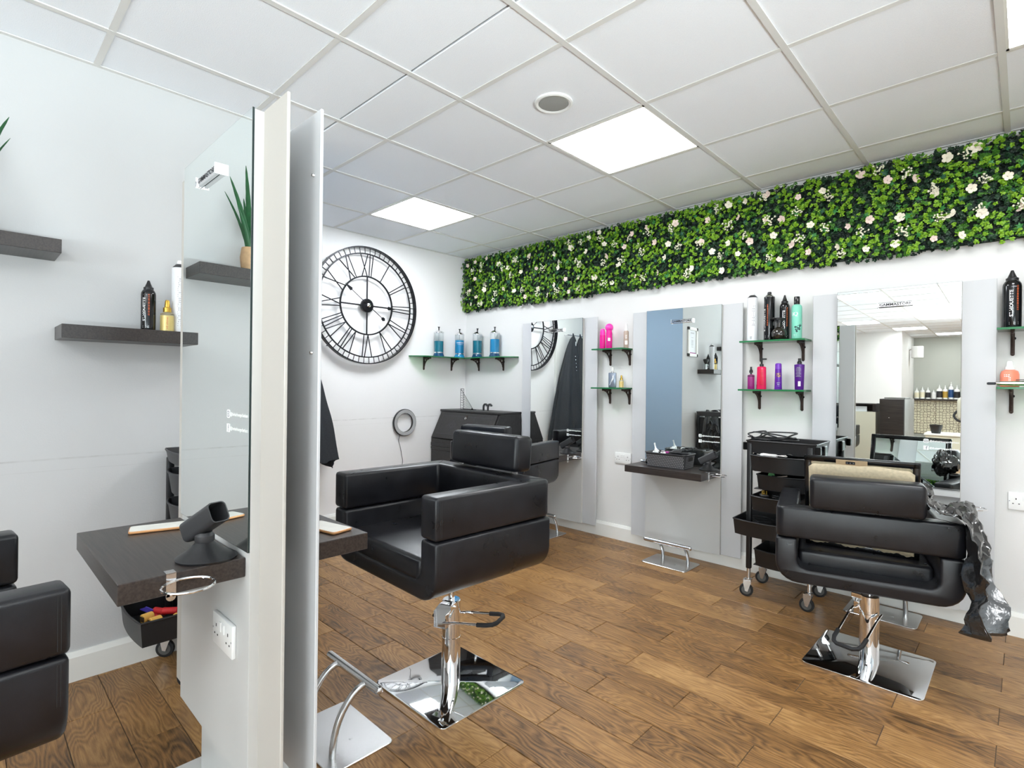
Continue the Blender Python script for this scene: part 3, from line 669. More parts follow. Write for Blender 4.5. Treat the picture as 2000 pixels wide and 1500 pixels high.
for i, (a, L, tail) in enumerate(((2*PI*(-54/360), .26, .16), (2*PI*(92/360), .25, .0))):
    m = MB(); x = .072+.006*i; er = Vector(cpt(1, a, 0)); et = Vector(cpt(1, a+PI/2, 0)); o_ = Vector((x, 0, 0))
    m.cyl(o_-er*tail, o_+er*L, .0032, 6)
    def flat(poly):
        lo = [m.bm.verts.new(o_+er*r+et*u-Vector((.002, 0, 0))) for r, u in poly]; hi = [m.bm.verts.new(o_+er*r+et*u+Vector((.002, 0, 0))) for r, u in poly]
        m.face(lo); m.face(hi)
        for k in range(len(poly)): m.face([lo[k], lo[(k+1) % len(poly)], hi[(k+1) % len(poly)], hi[k]])
    flat([(L-.065, 0), (L-.055, .016), (L-.03, .012), (L+.02, 0), (L-.03, -.012), (L-.055, -.016)])
    if tail: flat([(-tail, 0), (-tail-.012, .014), (-tail-.03, .017), (-tail-.045, 0), (-tail-.03, -.017), (-tail-.012, -.014)])
    m.build('hand', 'black_metal', ck)
MB().lathe([(.018, .06), (.018, .082), (.008, .088)], n=16, axis='x').build('hand_boss', 'chrome', ck)
for a in (.8, 2.4, 3.9, 5.5): MB().cyl(cpt(.508, a, 0), cpt(.508, a, CX), .004, 6).build('wall_peg', 'black_metal', ck)

rl = thing('ring_light', 'small grey ring light hanging on the clock wall above a thin black cable', 'ring light', (0, -.765, .861))
ri = MB(); ri.lathe([(.088, .030), (.088, .008), (.122, .008), (.126, .014), (.126, .026), (.122, .031), (.118, .0315)], n=48, axis='x', cap=False); ri.build('housing', 'black_plastic', rl)
MB().lathe([(.089, .030), (.120, .032)], n=48, axis='x', cap=False).build('diffuser', 'ringlight', rl)
MB().rbox(.006, .03, -.012, .012, .084, .098, .002, 1).build('clip', 'black_plastic', rl)
MB().tube(bez([(.010, -.045, -.115), (.008, -.055, -.17), (.010, -.035, -.24), (.008, -.02, -.31), (.010, -.01, -.36), (.008, -.02, -.42)], 6), .0022, 6).build('cable', 'wire', rl)
MB().cyl((0, 0, .095), (.02, 0, .10), .002, 6).build('nail', 'steel', rl)

# ------------------------------------------------------------------ fall-front bureau, wire rack
bu = thing('bureau', 'black stained fall-front bureau in the corner under the blue jars', 'bureau', (.015, -.03, 0))
MB().rbox(0, .83, -.42, -.02, .05, .70, .004, 1).build('lower_body', 'blackwood', bu, smooth=False)
MB().prism([(-.42, .70), (-.29, .955), (-.02, .955), (-.02, .70)], 0, .83, axis='x').build('upper_body', 'blackwood', bu, smooth=False)
MB().rbox(-.01, .828, -.305, -.01, .955, .975, .006, 2).build('top_board', 'blackwood', bu)
fd = Matrix.Translation((.415, -.4235, .705)) @ Matrix.Rotation(-math.atan2(.13, .255), 4, 'X')
fp = MB().rbox(-.395, .395, -.010, .004, .0, .275, .003, 1, mtx=fd).build('drop_front', 'blackwood', bu, smooth=False)
cv = MB()
for s in (-1, 1):
    c = s*.17
    for k in range(3):
        r = .062-.018*k; P = [(c-r*1.25, 0), (c, r*.85), (c+r*1.25, 0), (c, -r*.85)]
        for i in range(4): a, b = P[i], P[(i+1) % 4]; cv.cyl(fd @ Vector((a[0], -.0105, .135+a[1])), fd @ Vector((b[0], -.0105, .135+b[1])), .0013, 4)
    for i in range(9):
        a = 2*PI*i/9; cv.cyl(fd @ Vector((c+.012*math.cos(a), -.0105, .135+.012*math.sin(a))), fd @ Vector((c+.03*math.cos(a+.6), -.0105, .135+.025*math.sin(a+.6))), .0011, 4)
for a, b in (((-.34, .045), (.34, .045)), ((.34, .045), (.34, .235)), ((.34, .235), (-.34, .235)), ((-.34, .235), (-.34, .045))): cv.cyl(fd @ Vector((a[0], -.0105, a[1])), fd @ Vector((b[0], -.0105, b[1])), .001, 4)
cv.build('carved_lines', 'blackwood_line', fp)
kt = MB(); kt.prism(rrect(-.012, .012, .205, .250, .008), -.013, -.010, axis='y', mtx=fd); kt.build('key_plate', 'iron', fp)
MB().tube([fd @ Vector((.009*math.cos(a), -.016, .218+.012*math.sin(a))) for a in [2*PI*i/16 for i in range(16)]], .0015, 6, closed=True).build('pull_ring', 'chrome', fp)
for z0, z1 in ((.625, .66), (.595, .62)): MB().rbox(.005, .825, -.428, -.418, z0, z1, .003, 1).build('moulding', 'blackwood', bu, smooth=False)
for z0, z1 in ((.40, .58), (.24, .39), (.08, .23)):
    d = MB().rbox(.02, .81, -.43, -.418, z0, z1, .004, 1).build('drawer', 'blackwood', bu, smooth=False)
    for x in (.20, .63): MB().tube(bez([(x-.03, -.432, (z0+z1)/2), (x, -.445, (z0+z1)/2-.012), (x+.03, -.432, (z0+z1)/2)], 5), .003, 6).build('handle', 'iron', d)
for x in (.03, .76):
    for y in (-.40, -.07): MB().box(x, x+.04, y, y+.04, 0, .05).build('foot', 'blackwood', bu, smooth=False)
# triangular wire rack on the bureau
rk = thing('wire_rack', 'black triangular wire rack standing on the bureau top', 'rack', (.22, -.20, .975))
fr = MB(); x0 = -.035
for yy in (-.02, .02):
    fr.cyl((x0, yy, 0), (x0, yy, .205), .0022, 6)
fr.cyl((x0, -.02, .205), (x0, .02, .205), .0022, 6).cyl((x0, -.02, .0022), (x0+.185, -.02, .0022), .0022, 6).cyl((x0, .02, .0022), (x0+.185, .02, .0022), .0022, 6).cyl((x0+.185, -.02, .0022), (x0+.185, .02, .0022), .0022, 6)
fr.build('rack_frame', 'black_metal', rk)
for i in range(8): MB().cyl((x0, -.02, .02+.024*i), (x0, .02, .02+.024*i), .0015, 6).build('rung', 'black_metal', rk)
for i in range(9):
    k = (i+1)/9; MB().cyl((x0, 0 if i < 8 else -.02, .205*k), (x0+.185*k, 0 if i < 8 else -.02, .003), .0016, 6).build('slant_wire', 'black_metal', rk)
MB().sphere((x0+.17, -.02, .012), .008).build('ball_end', 'black_metal', rk)
for i, x in enumerate((.49, .55)):
    q = thing('salon_comb', ('black curved salon comb standing on the bureau, left of two', 'grey-backed curved comb on the bureau beside the first wall station')[i], 'comb', (x, -.17, .975))
    m = MB(); m.prism(arc(0, .0, .035, 20, 180, 12)+list(reversed(arc(0, 0, .018, 20, 180, 10))), -.007, .007, axis='y', r=.002, seg=1, mtx=Matrix.Translation((0, 0, .035))); m.rbox(-.035, -.018, -.007, .007, 0, .037, .002, 1)
    m.build('comb_back', 'black_plastic' if i == 0 else 'dark_grey', q)
    m = MB()
    for k in range(7): a = math.radians(30+k*22); m.cyl((.018*math.cos(a), 0, .035+.018*math.sin(a)), (.008*math.cos(a), 0, .035+.008*math.sin(a)), .001, 4)
    stuff(m.build('teeth', 'black_plastic', q))

# ------------------------------------------------------------------ glass shelves with iron brackets
def bracket(parent, x, y, z, rz):
    """wall point at (x,y), top at z; projects along local -y"""
    m = MB(); m.rbox(-.008, .008, -.012, 0, -.118, 0, .002, 1); m.rbox(-.008, .008, -.115, 0, -.010, 0, .002, 1)
    m.tube([(0, -.110+.100*math.cos(a), -.110+.100*math.sin(a)) for a in [PI/2*i/9 for i in range(10)]], .0052, 6)
    for cy, cz, r in ((-.027, -.027, .015), (-.055, -.019, .009), (-.019, -.055, .009), (-.078, -.014, .006), (-.015, -.078, .006)):
        m.tube([(0, cy+r*math.cos(2*PI*i/12), cz+r*math.sin(2*PI*i/12)) for i in range(12)], .0036, 5, closed=True)
    m.sphere((0, -.112, -.009), .007, 8, 6).sphere((0, -.004, -.115), .0075, 8, 6)
    o = m.build('bracket', 'iron', parent, loc=(x, y, z), rot=(0, 0, rz))
    MB().lathe([(.007, .006), (.007, .010), (.003, .013)], (0, -.005, -.035), 10, 'x').build('screw_head', 'black_metal', o); return o
def glass_shelf(label, poly, z, brs):
    t = thing('glass_shelf', label, 'shelf', (0, 0, 0))
    g = MB().prism(poly, z-.010, z).build('glass_pane', ['shelf_glass'], t, smooth=False)
    e = MB(); n = len(poly)
    cx = sum(p[0] for p in poly)/n; cy = sum(p[1] for p in poly)/n
    for i in range(n):
        a, b = Vector((*poly[i], 0)), Vector((*poly[(i+1) % n], 0)); d = (b-a).normalized(); nn = Vector((d.y, -d.x, 0))
        q = [a, b, b+nn*.0012, a+nn*.0012]; lo = [e.bm.verts.new((p.x, p.y, z-.0104)) for p in q]; hi = [e.bm.verts.new((p.x, p.y, z+.0003)) for p in q]
        e.face(lo); e.face(hi)
        for k in range(4): e.face([lo[k], lo[(k+1) % 4], hi[(k+1) % 4], hi[k]])
    e.build('polished_edge', 'shelf_edge', t, smooth=False)
    for x, y, rz in brs: bracket(t, x, y, z-.0106, rz)
    return t
ZT, ZL = 1.520, 1.212
glass_shelf('upper green glass shelf with pink bottles, between the first two wall stations', [(1.700, -.15), (1.985, -.15), (1.985, -.002), (1.700, -.002)], ZT, [(1.785, 0, 0), (1.965, 0, 0)])
glass_shelf('lower green glass shelf with a silver flask, between the first two wall stations', [(1.697, -.15), (1.985, -.15), (1.985, -.002), (1.697, -.002)], ZL, [(1.785, 0, 0), (1.965, 0, 0)])
glass_shelf('upper green glass shelf with tall spray cans, above the trolley', [(2.868, -.15), (3.253, -.15), (3.253, -.002), (2.868, -.002)], ZT+.006, [(2.955, 0, 0), (3.208, 0, 0)])
glass_shelf('lower green glass shelf with pink and purple bottles, above the trolley', [(2.862, -.15), (3.253, -.15), (3.253, -.002), (2.862, -.002)], ZL+.002, [(2.948, 0, 0), (3.204, 0, 0)])
glass_shelf('upper green glass shelf cut by the right edge of the photo', [(4.112, -.15), (4.50, -.15), (4.50, -.002), (4.112, -.002)], ZT+.012, [(4.166, 0, 0), (4.43, 0, 0)])
glass_shelf('lower green glass shelf at the right edge, peach bottle on it', [(4.112, -.15), (4.50, -.15), (4.50, -.002), (4.112, -.002)], ZL+.030, [(4.163, 0, 0), (4.43, 0, 0)])
glass_shelf('L-shaped green glass corner shelf carrying four blue jars', [(.002, -.002), (.002, -.715), (.05, -.715), (.15, -.60), (.15, -.15), (.64, -.15), (.76, -.05), (.76, -.002)], 1.492, [(0, -.54, PI/2), (0, -.194, PI/2), (.211, 0, 0), (.562, 0, 0)])

# disinfectant jars
def jar(label, x, y, fill, liq, base, words=None):
    t = thing('disinfectant_jar', label, 'jar', (x, y, 1.4925), 0, None); h = .235; t.scale = (1.15, 1.15, 1)
    MB().lathe([(.046, 0), (.046, .012), (.040, .026), (.0395, .030)], n=28).build('base_foot', base, t)
    MB().lathe([(.041, .028), (.041, h)], n=28, cap=False).build('glass_cylinder', 'jar_glass', t)
    MB().lathe([(.0385, .031), (.0385, fill)], n=28).build('liquid', liq, t)
    MB().lathe([(.0395, .034), (.0395, .044)], n=28, cap=False).build('basket_band', 'chrome', t)
    MB().lathe([(.043, h-.006), (.043, h), (.030, h+.014), (.010, h+.026), (.006, h+.028)], n=28).build('lid', 'chrome', t)
    MB().lathe([(.005, h+.026), (.005, h+.045), (.009, h+.050), (.009, h+.056), (.0005, h+.057)], n=16).build('knob', 'black_plastic', t)
    MB().cyl((.0, 0, fill), (0, 0, h), .0016, 6).build('lift_rod', 'steel', t)
    if words:
        a = face_cam((x, y))+.15
        text('BARBICIDE', .013, 'print_white', None, t, bold=True, wrap=(.0415, a, fill-.028), maxw=.062); text('Disinfectant', .009, 'print_white', None, t, wrap=(.0415, a, fill-.044), maxw=.05)
jar('glass jar of teal liquid on the corner shelf, nearest the clock', .075, -.415, .150, 'liquid_teal', 'liquid_deep')
jar('glass jar of brighter blue liquid with white lettering, left of the corner', .075, -.150, .176, 'liquid_blue', 'liquid_blue', True)
jar('glass jar of teal liquid on the corner shelf, first right of the corner', .255, -.070, .168, 'liquid_teal', 'liquid_deep')
jar('glass jar of light teal liquid at the right end of the corner shelf', .504, -.070, .170, 'liquid_blue', 'liquid_deep')

# ------------------------------------------------------------------ bottles and cans
def lathe_part(name, prof, m, t, n=28, sx=1, sy=1): return MB().lathe(prof, n=n, sx=sx, sy=sy).build(name, m, t)
def vlines(t, r, a, z0, z1, n, m):
    mb = MB(); z = z0
    while z < z1:
        L = random.uniform(.004, .012)
        for k in range(n):
            aa = a+k*.13; vs = [mb.bm.verts.new((r*math.cos(q), r*math.sin(q), zz)) for q, zz in ((aa, z), (aa+.05, z), (aa+.05, z+L), (aa, z+L))]; mb.face(vs)
        z += L+.003
    mb.build('small_print', m, t, smooth=False)
def can(label, x, y, z, r, h, body, cap='black_plastic', style='spray', words=None, da=0, name='spray_can', sub=True):
    t = thing(name, label, 'hair product', (x, y, z)); a = face_cam((x, y))+da
    if style == 'spray':
        lathe_part('body', [(r*.97, 0), (r, .004), (r, h*.88), (r*.98, h*.895)], body, t)
        lathe_part('shoulder', [(r*.98, h*.893), (r*.96, h*.90), (r*.55, h*.945), (r*.45, h*.95)], 'steel' if body != 'white_can' else 'dark_grey', t)
        lathe_part('nozzle', [(r*.38, h*.945), (r*.38, h*.985), (r*.30, h)], cap, t)
    elif style == 'mousse':
        lathe_part('body', [(r*.96, 0), (r, .004), (r, h*.72), (r*.96, h*.76), (r*.80, h*.80), (r*.62, h*.825)], body, t)
        lathe_part('cap', [(r*.66, h*.815), (r*.68, h*.86), (r*.50, h*.875), (r*.42, h*.90), (r*.27, h*.95), (r*.16, h*.995), (r*.12, h)], cap, t)
    if words == 'S':
        text('SILHOUETTE', h*.066, 'print_white', None, t, bold=True, wrap=(r*1.006, a-.25, h*.42), maxw=h*.46, up=True)
        rr = r*1.006; vlines(t, rr, a+.32, h*.30, h*.72, 2, 'orange'); lines(t, rr, a, h*.06, 2, h*.028, r*1.2, 'print_white'); lines(t, rr, a, h*.70, 1, h*.03, r*.9, 'print_grey')
    return t, a
def lines(t, r, a, z0, n, dz, w, m='print_grey'):
    mb = MB()
    for i in range(n):
        zz = z0+i*dz; ww = w*random.uniform(.6, 1)
        vs = [mb.bm.verts.new((r*math.cos(a+u/r), r*math.sin(a+u/r), zz+v)) for v in (0, dz*.38) for u in (-ww/2, 0, ww/2)]
        mb.face([vs[0], vs[1], vs[4], vs[3]]); mb.face([vs[1], vs[2], vs[5], vs[4]])
    mb.build('small_print', m, t, smooth=False)
t, a = can('tall white spray can, leftmost on the upper shelf above the trolley', 2.920, -.07, ZT+.0065, .032, .318, 'white_can', 'white_plastic'); lines(t, .0323, a+.2, .10, 16, .0085, .030); lines(t, .0323, a-.25, .014, 6, .003, .014, 'print_dark')
can('tall black spray can with side lettering, second on the upper shelf above the trolley', 3.025, -.07, ZT+.0065, .032, .312, 'black_gloss', 'black_plastic', words='S', da=-.75)
can('black mousse can half hidden behind the round spray bottle', 3.112, -.055, ZT+.0065, .029, .285, 'black_gloss', style='mousse', words='S', da=.1)
t, a = can('tall white spray can on the lower wall shelf, beside the foreground mirror edge', 1.515, -3.000, 1.4375, .031, .320, 'white_can', 'white_plastic'); lines(t, .0313, a+.2, .03, 26, .0085, .03)
can('black mousse can with white lettering on the lower wall shelf', 1.52, -3.118, 1.4375, .027, .215, 'black_gloss', style='mousse', words='S', da=-.35)
can('large black mousse can with white lettering on the shelf at the right edge', 4.163, -.07, ZT+.0125, .036, .286, 'black_gloss', style='mousse', words='S', da=.2)
can('second black can on the right-edge shelf, just outside the photo', 4.262, -.07, ZT+.0125, .033, .30, 'black_gloss')
can('black spray bottle at the hidden end of the lower wall shelf', 1.50, -2.93, 1.4375, .022, .19, 'black_gloss', style='mousse')
t = thing('conditioner_bottle', 'mint green bottle with black cap and leaf print, above the trolley', 'hair product', (3.187, -.07, ZT+.0065)); a = face_cam((3.187, -.07))
lathe_part('body', [(.028, 0), (.0295, .004), (.0295, .195), (.027, .208), (.018, .216)], 'mint', t); lathe_part('cap', [(.017, .212), (.0165, .262), (.015, .265)], 'black_gloss', t)
text('iQ', .034, 'print_white', None, t, bold=True, wrap=(.0297, a-.35, .155)); lines(t, .0297, a-.35, .018, 2, .008, .03, 'print_white')
lf = MB()
for u, v, r_ in ((.004, .075, .010), (.016, .085, .008), (.010, .062, .007), (-.006, .060, .008), (-.012, .075, .006), (-.004, .048, .006)):
    n = 12; vs = [lf.bm.verts.new((.0299*math.cos(a+.15+(u+r_*math.cos(2*PI*i/n))/.0299), .0299*math.sin(a+.15+(u+r_*math.cos(2*PI*i/n))/.0299), v+r_*math.sin(2*PI*i/n))) for i in range(n)]; lf.face(vs)
lf.build('leaf_print', mat('leaf_print', srgb(16, 62, 60), .5), t, smooth=False)
t = thing('spray_bottle', 'round smoked black trigger spray bottle standing in front of the cans', 'spray bottle', (3.098, -.112, ZT+.0065))
lathe_part('globe', [(.026, 0), (.034, .006), (.042, .022), (.044, .040), (.039, .058), (.026, .072), (.015, .078), (.013, .110)], 'brownglass', t)
lathe_part('collar', [(.015, .106), (.015, .122)], 'black_plastic', t)
b = MB(); b.rbox(-.012, .012, -.024, .034, .120, .138, .005, 2).cyl((0, -.024, .131), (0, -.042, .133), .006, 8); b.build('spray_head', 'black_plastic', t, rot=(0, 0, -.7))
MB().tube(bez([(0, -.020, .122), (0, -.036, .108), (0, -.036, .088)], 5), .0035, 6).build('trigger', 'black_plastic', t, rot=(0, 0, -.7))
t = thing('hair_serum', 'tall pink bottle without ball top, leftmost on the pink-bottle shelf', 'hair product', (1.750, -.07, ZT+.0005))
lathe_part('body', [(.021, 0), (.023, .003), (.023, .112)], 'pink', t); lathe_part('cap', [(.0225, .112), (.0215, .140), (.016, .160), (.010, .164)], 'pink2', t); lines(t, .0232, face_cam((1.75, -.07)), .02, 9, .008, .022, 'magenta')
t = thing('hair_serum', 'tall pink bottle with a glossy ball top', 'hair product', (1.812, -.07, ZT+.0005))
lathe_part('body', [(.023, 0), (.025, .003), (.025, .125)], 'pink', t); lathe_part('neck', [(.0235, .125), (.022, .152)], 'pink', t); MB().sphere((0, 0, .170), .032, 20, 14).build('ball_top', 'pink2', t); a = face_cam((1.81, -.07)); lines(t, .0253, a, .02, 7, .008, .026, 'magenta')
MB().box(.0255, .026, -.010, .010, .062, .086).build('label_patch', 'print_white', t, rot=(0, 0, a), smooth=False)
t = thing('heat_spray', 'beige tube bottle with a white pump, right end of the pink-bottle shelf', 'hair product', (1.960, -.055, ZT+.0005)); a = face_cam((1.96, -.07))
lathe_part('body', [(.018, 0), (.020, .003), (.020, .128), (.016, .136)], 'beige', t); lathe_part('pump', [(.012, .134), (.013, .150), (.009, .158), (.007, .185), (.003, .190)], 'white_plastic', t)
MB().box(.0203, .0208, -.010, .010, .028, .058).build('label_patch', 'print_white', t, rot=(0, 0, a), smooth=False); lines(t, .0203, a, .075, 4, .008, .016, 'print_white')
t = thing('cologne_flask', 'flat silver flask bottle with a clear pump on the lower shelf', 'hair product', (1.848, -.07, ZL+.0005))
f = MB().rbox(-.030, .030, -.014, .014, 0, .118, .006, 3).build('body', 'silver', t, rot=(0, 0, .3))
sw = MB()
for k in range(5): sw.tube(bez([(-.018+.004*k, -.0145, .02+.01*k), (.004*k-.006, -.0148, .045+.012*k), (.012, -.0145, .07+.006*k), (.004, -.0147, .09)], 4), .0014, 4)
sw.build('swirl_print', 'print_white', f)
lathe_part('collar', [(.009, .118), (.009, .128), (.006, .130)], 'steel', t, 14); lathe_part('pump', [(.010, .130), (.010, .155), (.006, .162)], 'white_plastic', t, 14)
def goldoil(label, x, y, z, s):
    t = thing('hair_oil', label, 'hair product', (x, y, z)); a = face_cam((x, y))
    lathe_part('bottle', [(.024*s, 0), (.0255*s, .003), (.0255*s, .078*s), (.014*s, .086*s)], 'clear_amber', t); MB().lathe([(.026*s, .004), (.026*s, .070*s)], n=28, cap=False).build('gold_label', 'gold_label', t)
    lathe_part('pump', [(.016*s, .086*s), (.016*s, .104*s), (.011*s, .108*s), (.009*s, .132*s), (.007*s, .138*s)], 'gold', t, 18)
    text('oil ultime', .010*s, 'red', None, t, wrap=(.0263*s, a, .037*s), maxw=.05*s, up=True)
goldoil('gold and clear pump bottle of oil on the lower wall shelf', 1.535, -3.052, 1.4375, 1.0)
goldoil('small gold-topped oil bottle beside the silver flask', 1.930, -.07, ZL+.0005, .70)
t = thing('hair_tonic', 'small magenta bottle with black spray top, leftmost above the trolley on the lower shelf', 'hair product', (2.917, -.075, ZL+.0025)); a = face_cam((2.917, -.07))
lathe_part('body', [(.019, 0), (.021, .003), (.021, .092), (.008, .096)], 'magenta', t); lathe_part('pump', [(.006, .095), (.006, .106), (.011, .107), (.011, .122), (.006, .128), (.006, .146)], 'black_plastic', t, 16); lines(t, .0212, a, .02, 8, .008, .026, 'print_grey'); MB().lathe([(.0213, .082), (.0213, .088)], n=28, cap=False).build('label_band', 'print_dark', t)
t = thing('dark_bottle', 'tiny dark bottle hidden behind the magenta and crimson ones', 'hair product', (2.950, -.04, ZL+.0025)); lathe_part('body', [(.010, 0), (.011, .002), (.011, .030)], 'brownglass', t, 14); lathe_part('cap', [(.009, .030), (.009, .046)], 'black_plastic', t, 14)
t = thing('shampoo_bottle', 'crimson pink bottle with a black side-pump top', 'hair product', (2.981, -.07, ZL+.0025)); a = face_cam((2.981, -.07))
lathe_part('body', [(.027, 0), (.029, .004), (.0275, .140), (.022, .146)], 'red_pink', t, sy=.8); lathe_part('pump', [(.012, .145), (.012, .162), (.006, .164), (.006, .190), (.009, .192), (.009, .200)], 'black_plastic', t, 16); MB().rbox(-.006, .030, -.006, .006, .190, .200, .002, 1).build('spout', 'black_plastic', t, rot=(0, 0, .2)); lines(t, .0295, a, .030, 12, .0085, .03, 'red')
vlines(t, .0290, a-.2, .06, .12, 2, 'red')
t = thing('hair_gel', 'slim purple tube bottle standing cap up with gold print', 'hair product', (3.083, -.07, ZL+.0025)); a = face_cam((3.083, -.07))
lathe_part('body', [(.021, 0), (.022, .003), (.019, .130)], 'purple', t); lathe_part('cap', [(.019, .130), (.0185, .160), (.014, .166)], mat('lilac_cap', srgb(122, 60, 184), .2), t)
for zz, w in ((.098, 'GOT'), (.084, '2B')): text(w, .017, 'gold', None, t, bold=True, wrap=(.0210, a, zz), maxw=.032)
lines(t, .0218, a, .02, 3, .01, .022, 'print_grey')
t = thing('styling_spray', 'deep purple tapered bottle with black spray top, right end above the trolley', 'hair product', (3.205, -.07, ZL+.0025)); a = face_cam((3.205, -.07))
lathe_part('body', [(.023, 0), (.025, .003), (.029, .155), (.012, .160)], 'purple_d', t, sy=.85); lathe_part('pump', [(.010, .158), (.013, .160), (.013, .172), (.008, .178), (.008, .194)], 'black_plastic', t, 16); lines(t, .0292, a-.2, .080, 8, .008, .03, 'print_grey')
MB().box(.0285, .029, -.007, .007, .022, .052).build('barcode_patch', 'print_white', t, rot=(0, 0, a), smooth=False)
t = thing('lotion_bottle', 'peach pink pump bottle with white top on the lower shelf at the right edge', 'hair product', (4.157, -.06, ZL+.0305)); a = face_cam((4.157, -.06))
lathe_part('body', [(.033, 0), (.036, .004), (.036, .062), (.031, .078), (.018, .086)], 'peach', t); lathe_part('pump', [(.018, .084), (.018, .098), (.013, .102), (.012, .124), (.009, .128)], 'white_plastic', t, 20); vlines(t, .0363, a-.1, .02, .05, 2, 'print_white'); lines(t, .0362, a-.3, .05, 2, .008, .03, 'print_white')
# hair straightener on the same shelf
t = thing('hair_clipper', 'chrome and black hair clipper lying on the lower shelf at the right edge', 'clipper', (4.20, -.125, ZL+.0305), .12)
MB().lathe([(.004, -.10), (.010, -.095), (.013, -.07), (.015, -.02), (.013, .03), (.017, .08), (.014, .12), (.004, .125)], (0, 0, .0175), 16, 'x', sy=.8).build('body', 'chrome', t)
MB().rbox(-.125, -.092, -.013, .013, .010, .022, .003, 1).build('blade', 'black_metal', t); MB().rbox(-.02, .02, -.006, .006, .0325, .036, .001, 1).build('switch', 'black_plastic', t)
# shaving brush in cup at the hidden end of the wall shelf
t = thing('neck_brush', 'black fan neck brush in a clear cup, seen in the middle mirror', 'brush', (1.50, -2.86, 1.4375))
lathe_part('cup', [(.030, 0), (.032, .06)], 'jar_glass', t, 20); lathe_part('handle', [(.014, .004), (.013, .065)], 'steel', t, 16); lathe_part('bristles', [(.014, .065), (.034, .115), (.032, .125), (.0005, .130)], 'black_plastic', t, 20)

# ------------------------------------------------------------------ green wall panel of artificial leaves
GX1, GZ0, GZ1 = 4.75, 1.965, 2.500
gw = thing('green_wall', 'long panel of artificial green leaves and cream flowers under the ceiling', 'artificial hedge', (0, 0, 0))
gb = MB()
for i in range(int(GX1/.06)+1): gb.box(.01+i*.06, .016+i*.06, -.014, -.006, GZ0+.02, GZ1)
for j in range(9): gb.box(.01, GX1, -.016, -.008, GZ0+.02+j*.059, GZ0+.026+j*.059)
gb.box(.01, GX1, -.006, -.002, GZ0+.03, GZ1-.008)
gb.build('backing_grid', 'mat_green', gw, smooth=False)
random.seed(11)
V, Fc, MI = [], [], []
def leafpoly(c, u, v, n, r, k, mi, cup=.25):
    i0 = len(V); 
    for q in range(k):
        a = 2*PI*q/k; rr = r*(1 if q else 1.25); p = c+u*(rr*math.cos(a))+v*(rr*.82*math.sin(a))+n*(cup*r*abs(math.sin(a))); V.append(tuple(p))
    Fc.append(tuple(range(i0, i0+k))); MI.append(mi)
def sprig(c, mi, nl, r, spread):
    tw = random.uniform(0, 2*PI)
    for q in range(nl):
        a = tw+2*PI*q/nl+random.uniform(-.3, .3); el = random.uniform(.2, 1.1)
        d = Vector((math.cos(a)*math.cos(el), -math.sin(el), math.sin(a)*math.cos(el)))
        n = Vector((random.uniform(-.5, .5), -1, random.uniform(-.2, .8))).normalized(); u = (d-n*d.dot(n)).normalized(); v = n.cross(u)
        leafpoly(c+d*spread*random.uniform(.5, 1), u, v, n, r*random.uniform(.75, 1.15), 6, mi)
area_n = int((GX1)*(GZ1-GZ0)*6600)
for k in range(area_n):
    x = random.uniform(.005, GX1); z = random.uniform(GZ0, GZ1+.005)
    if z < GZ0+.02 and random.random() < .45: continue
    edge = GZ0+.022*noise.noise((x*3.1, 2, 7))+.012*noise.noise((x*14, 4, 1))
    if z < edge: continue
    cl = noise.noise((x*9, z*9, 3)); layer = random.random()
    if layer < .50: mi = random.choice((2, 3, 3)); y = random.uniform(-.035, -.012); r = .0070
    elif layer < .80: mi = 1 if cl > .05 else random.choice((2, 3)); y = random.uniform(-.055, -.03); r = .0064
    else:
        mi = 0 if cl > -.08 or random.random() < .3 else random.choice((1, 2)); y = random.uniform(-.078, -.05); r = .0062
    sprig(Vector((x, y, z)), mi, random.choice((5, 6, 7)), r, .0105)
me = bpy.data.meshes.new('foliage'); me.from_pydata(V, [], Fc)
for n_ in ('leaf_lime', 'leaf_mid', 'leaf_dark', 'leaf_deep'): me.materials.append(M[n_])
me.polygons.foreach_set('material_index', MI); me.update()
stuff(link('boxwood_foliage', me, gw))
def ivy_mesh(m):
    b = MB(); pts = []
    for a, r in ((90, 1), (62, .42), (30, .85), (0, .38), (-35, .70), (-70, .30), (-90, .42), (-110, .30), (-145, .70), (180, .38), (150, .85), (118, .42)): pts.append((r*math.cos(math.radians(a)), r*math.sin(math.radians(a))))
    c = b.bm.verts.new((0, -.10, 0)); vs = [b.bm.verts.new((x, .18*(abs(x)+abs(y))*.6, y)) for x, y in pts]
    for i in range(12): b.face([c, vs[i], vs[(i+1) % 12]])
    b.tube([(0, 0, -.3), (0, .4, -.9)], .03, 4)
    return b.build('ivy_leaf', m, smooth=False, mesh=True)
iv = [ivy_mesh('ivy'), ivy_mesh('ivy_d')]
def flower_mesh(m):
    b = MB()
    for k in range(5):
        a = 2*PI*k/5; c = Vector((math.cos(a)*.52, -.12, math.sin(a)*.52)); u = Vector((math.cos(a), -.25, math.sin(a))); w = Vector((-math.sin(a), 0, math.cos(a)))
        vs = [b.bm.verts.new(c+u*(.48*math.cos(q))+w*(.46*math.sin(q))+Vector((0, -.12*math.cos(2*q)+(.05*((k+i) % 2)), 0))) for i, q in enumerate([2*PI*j/8 for j in range(8)])]
        b.face(vs)
    b.sphere((0, -.2, 0), .16, 6, 4); return b.build('flower', m, smooth=False, mesh=True)
fl_ = [flower_mesh('petal'), flower_mesh('petal_w')]
def berry_mesh():
    b = MB(); rnd = random.Random(5)
    for k in range(17):
        a = rnd.uniform(0, 2*PI); r = rnd.uniform(0, 1)**.6; p = Vector((r*math.cos(a), -.25+.3*r*r, r*math.sin(a)*.9)); b.sphere(p, .15, 6, 4)
        if k % 2: b.tube([p, (0, .9, -.3)], .02, 3)
    return b.build('berry_sprig', 'berry', mesh=True)
bm_ = berry_mesh()
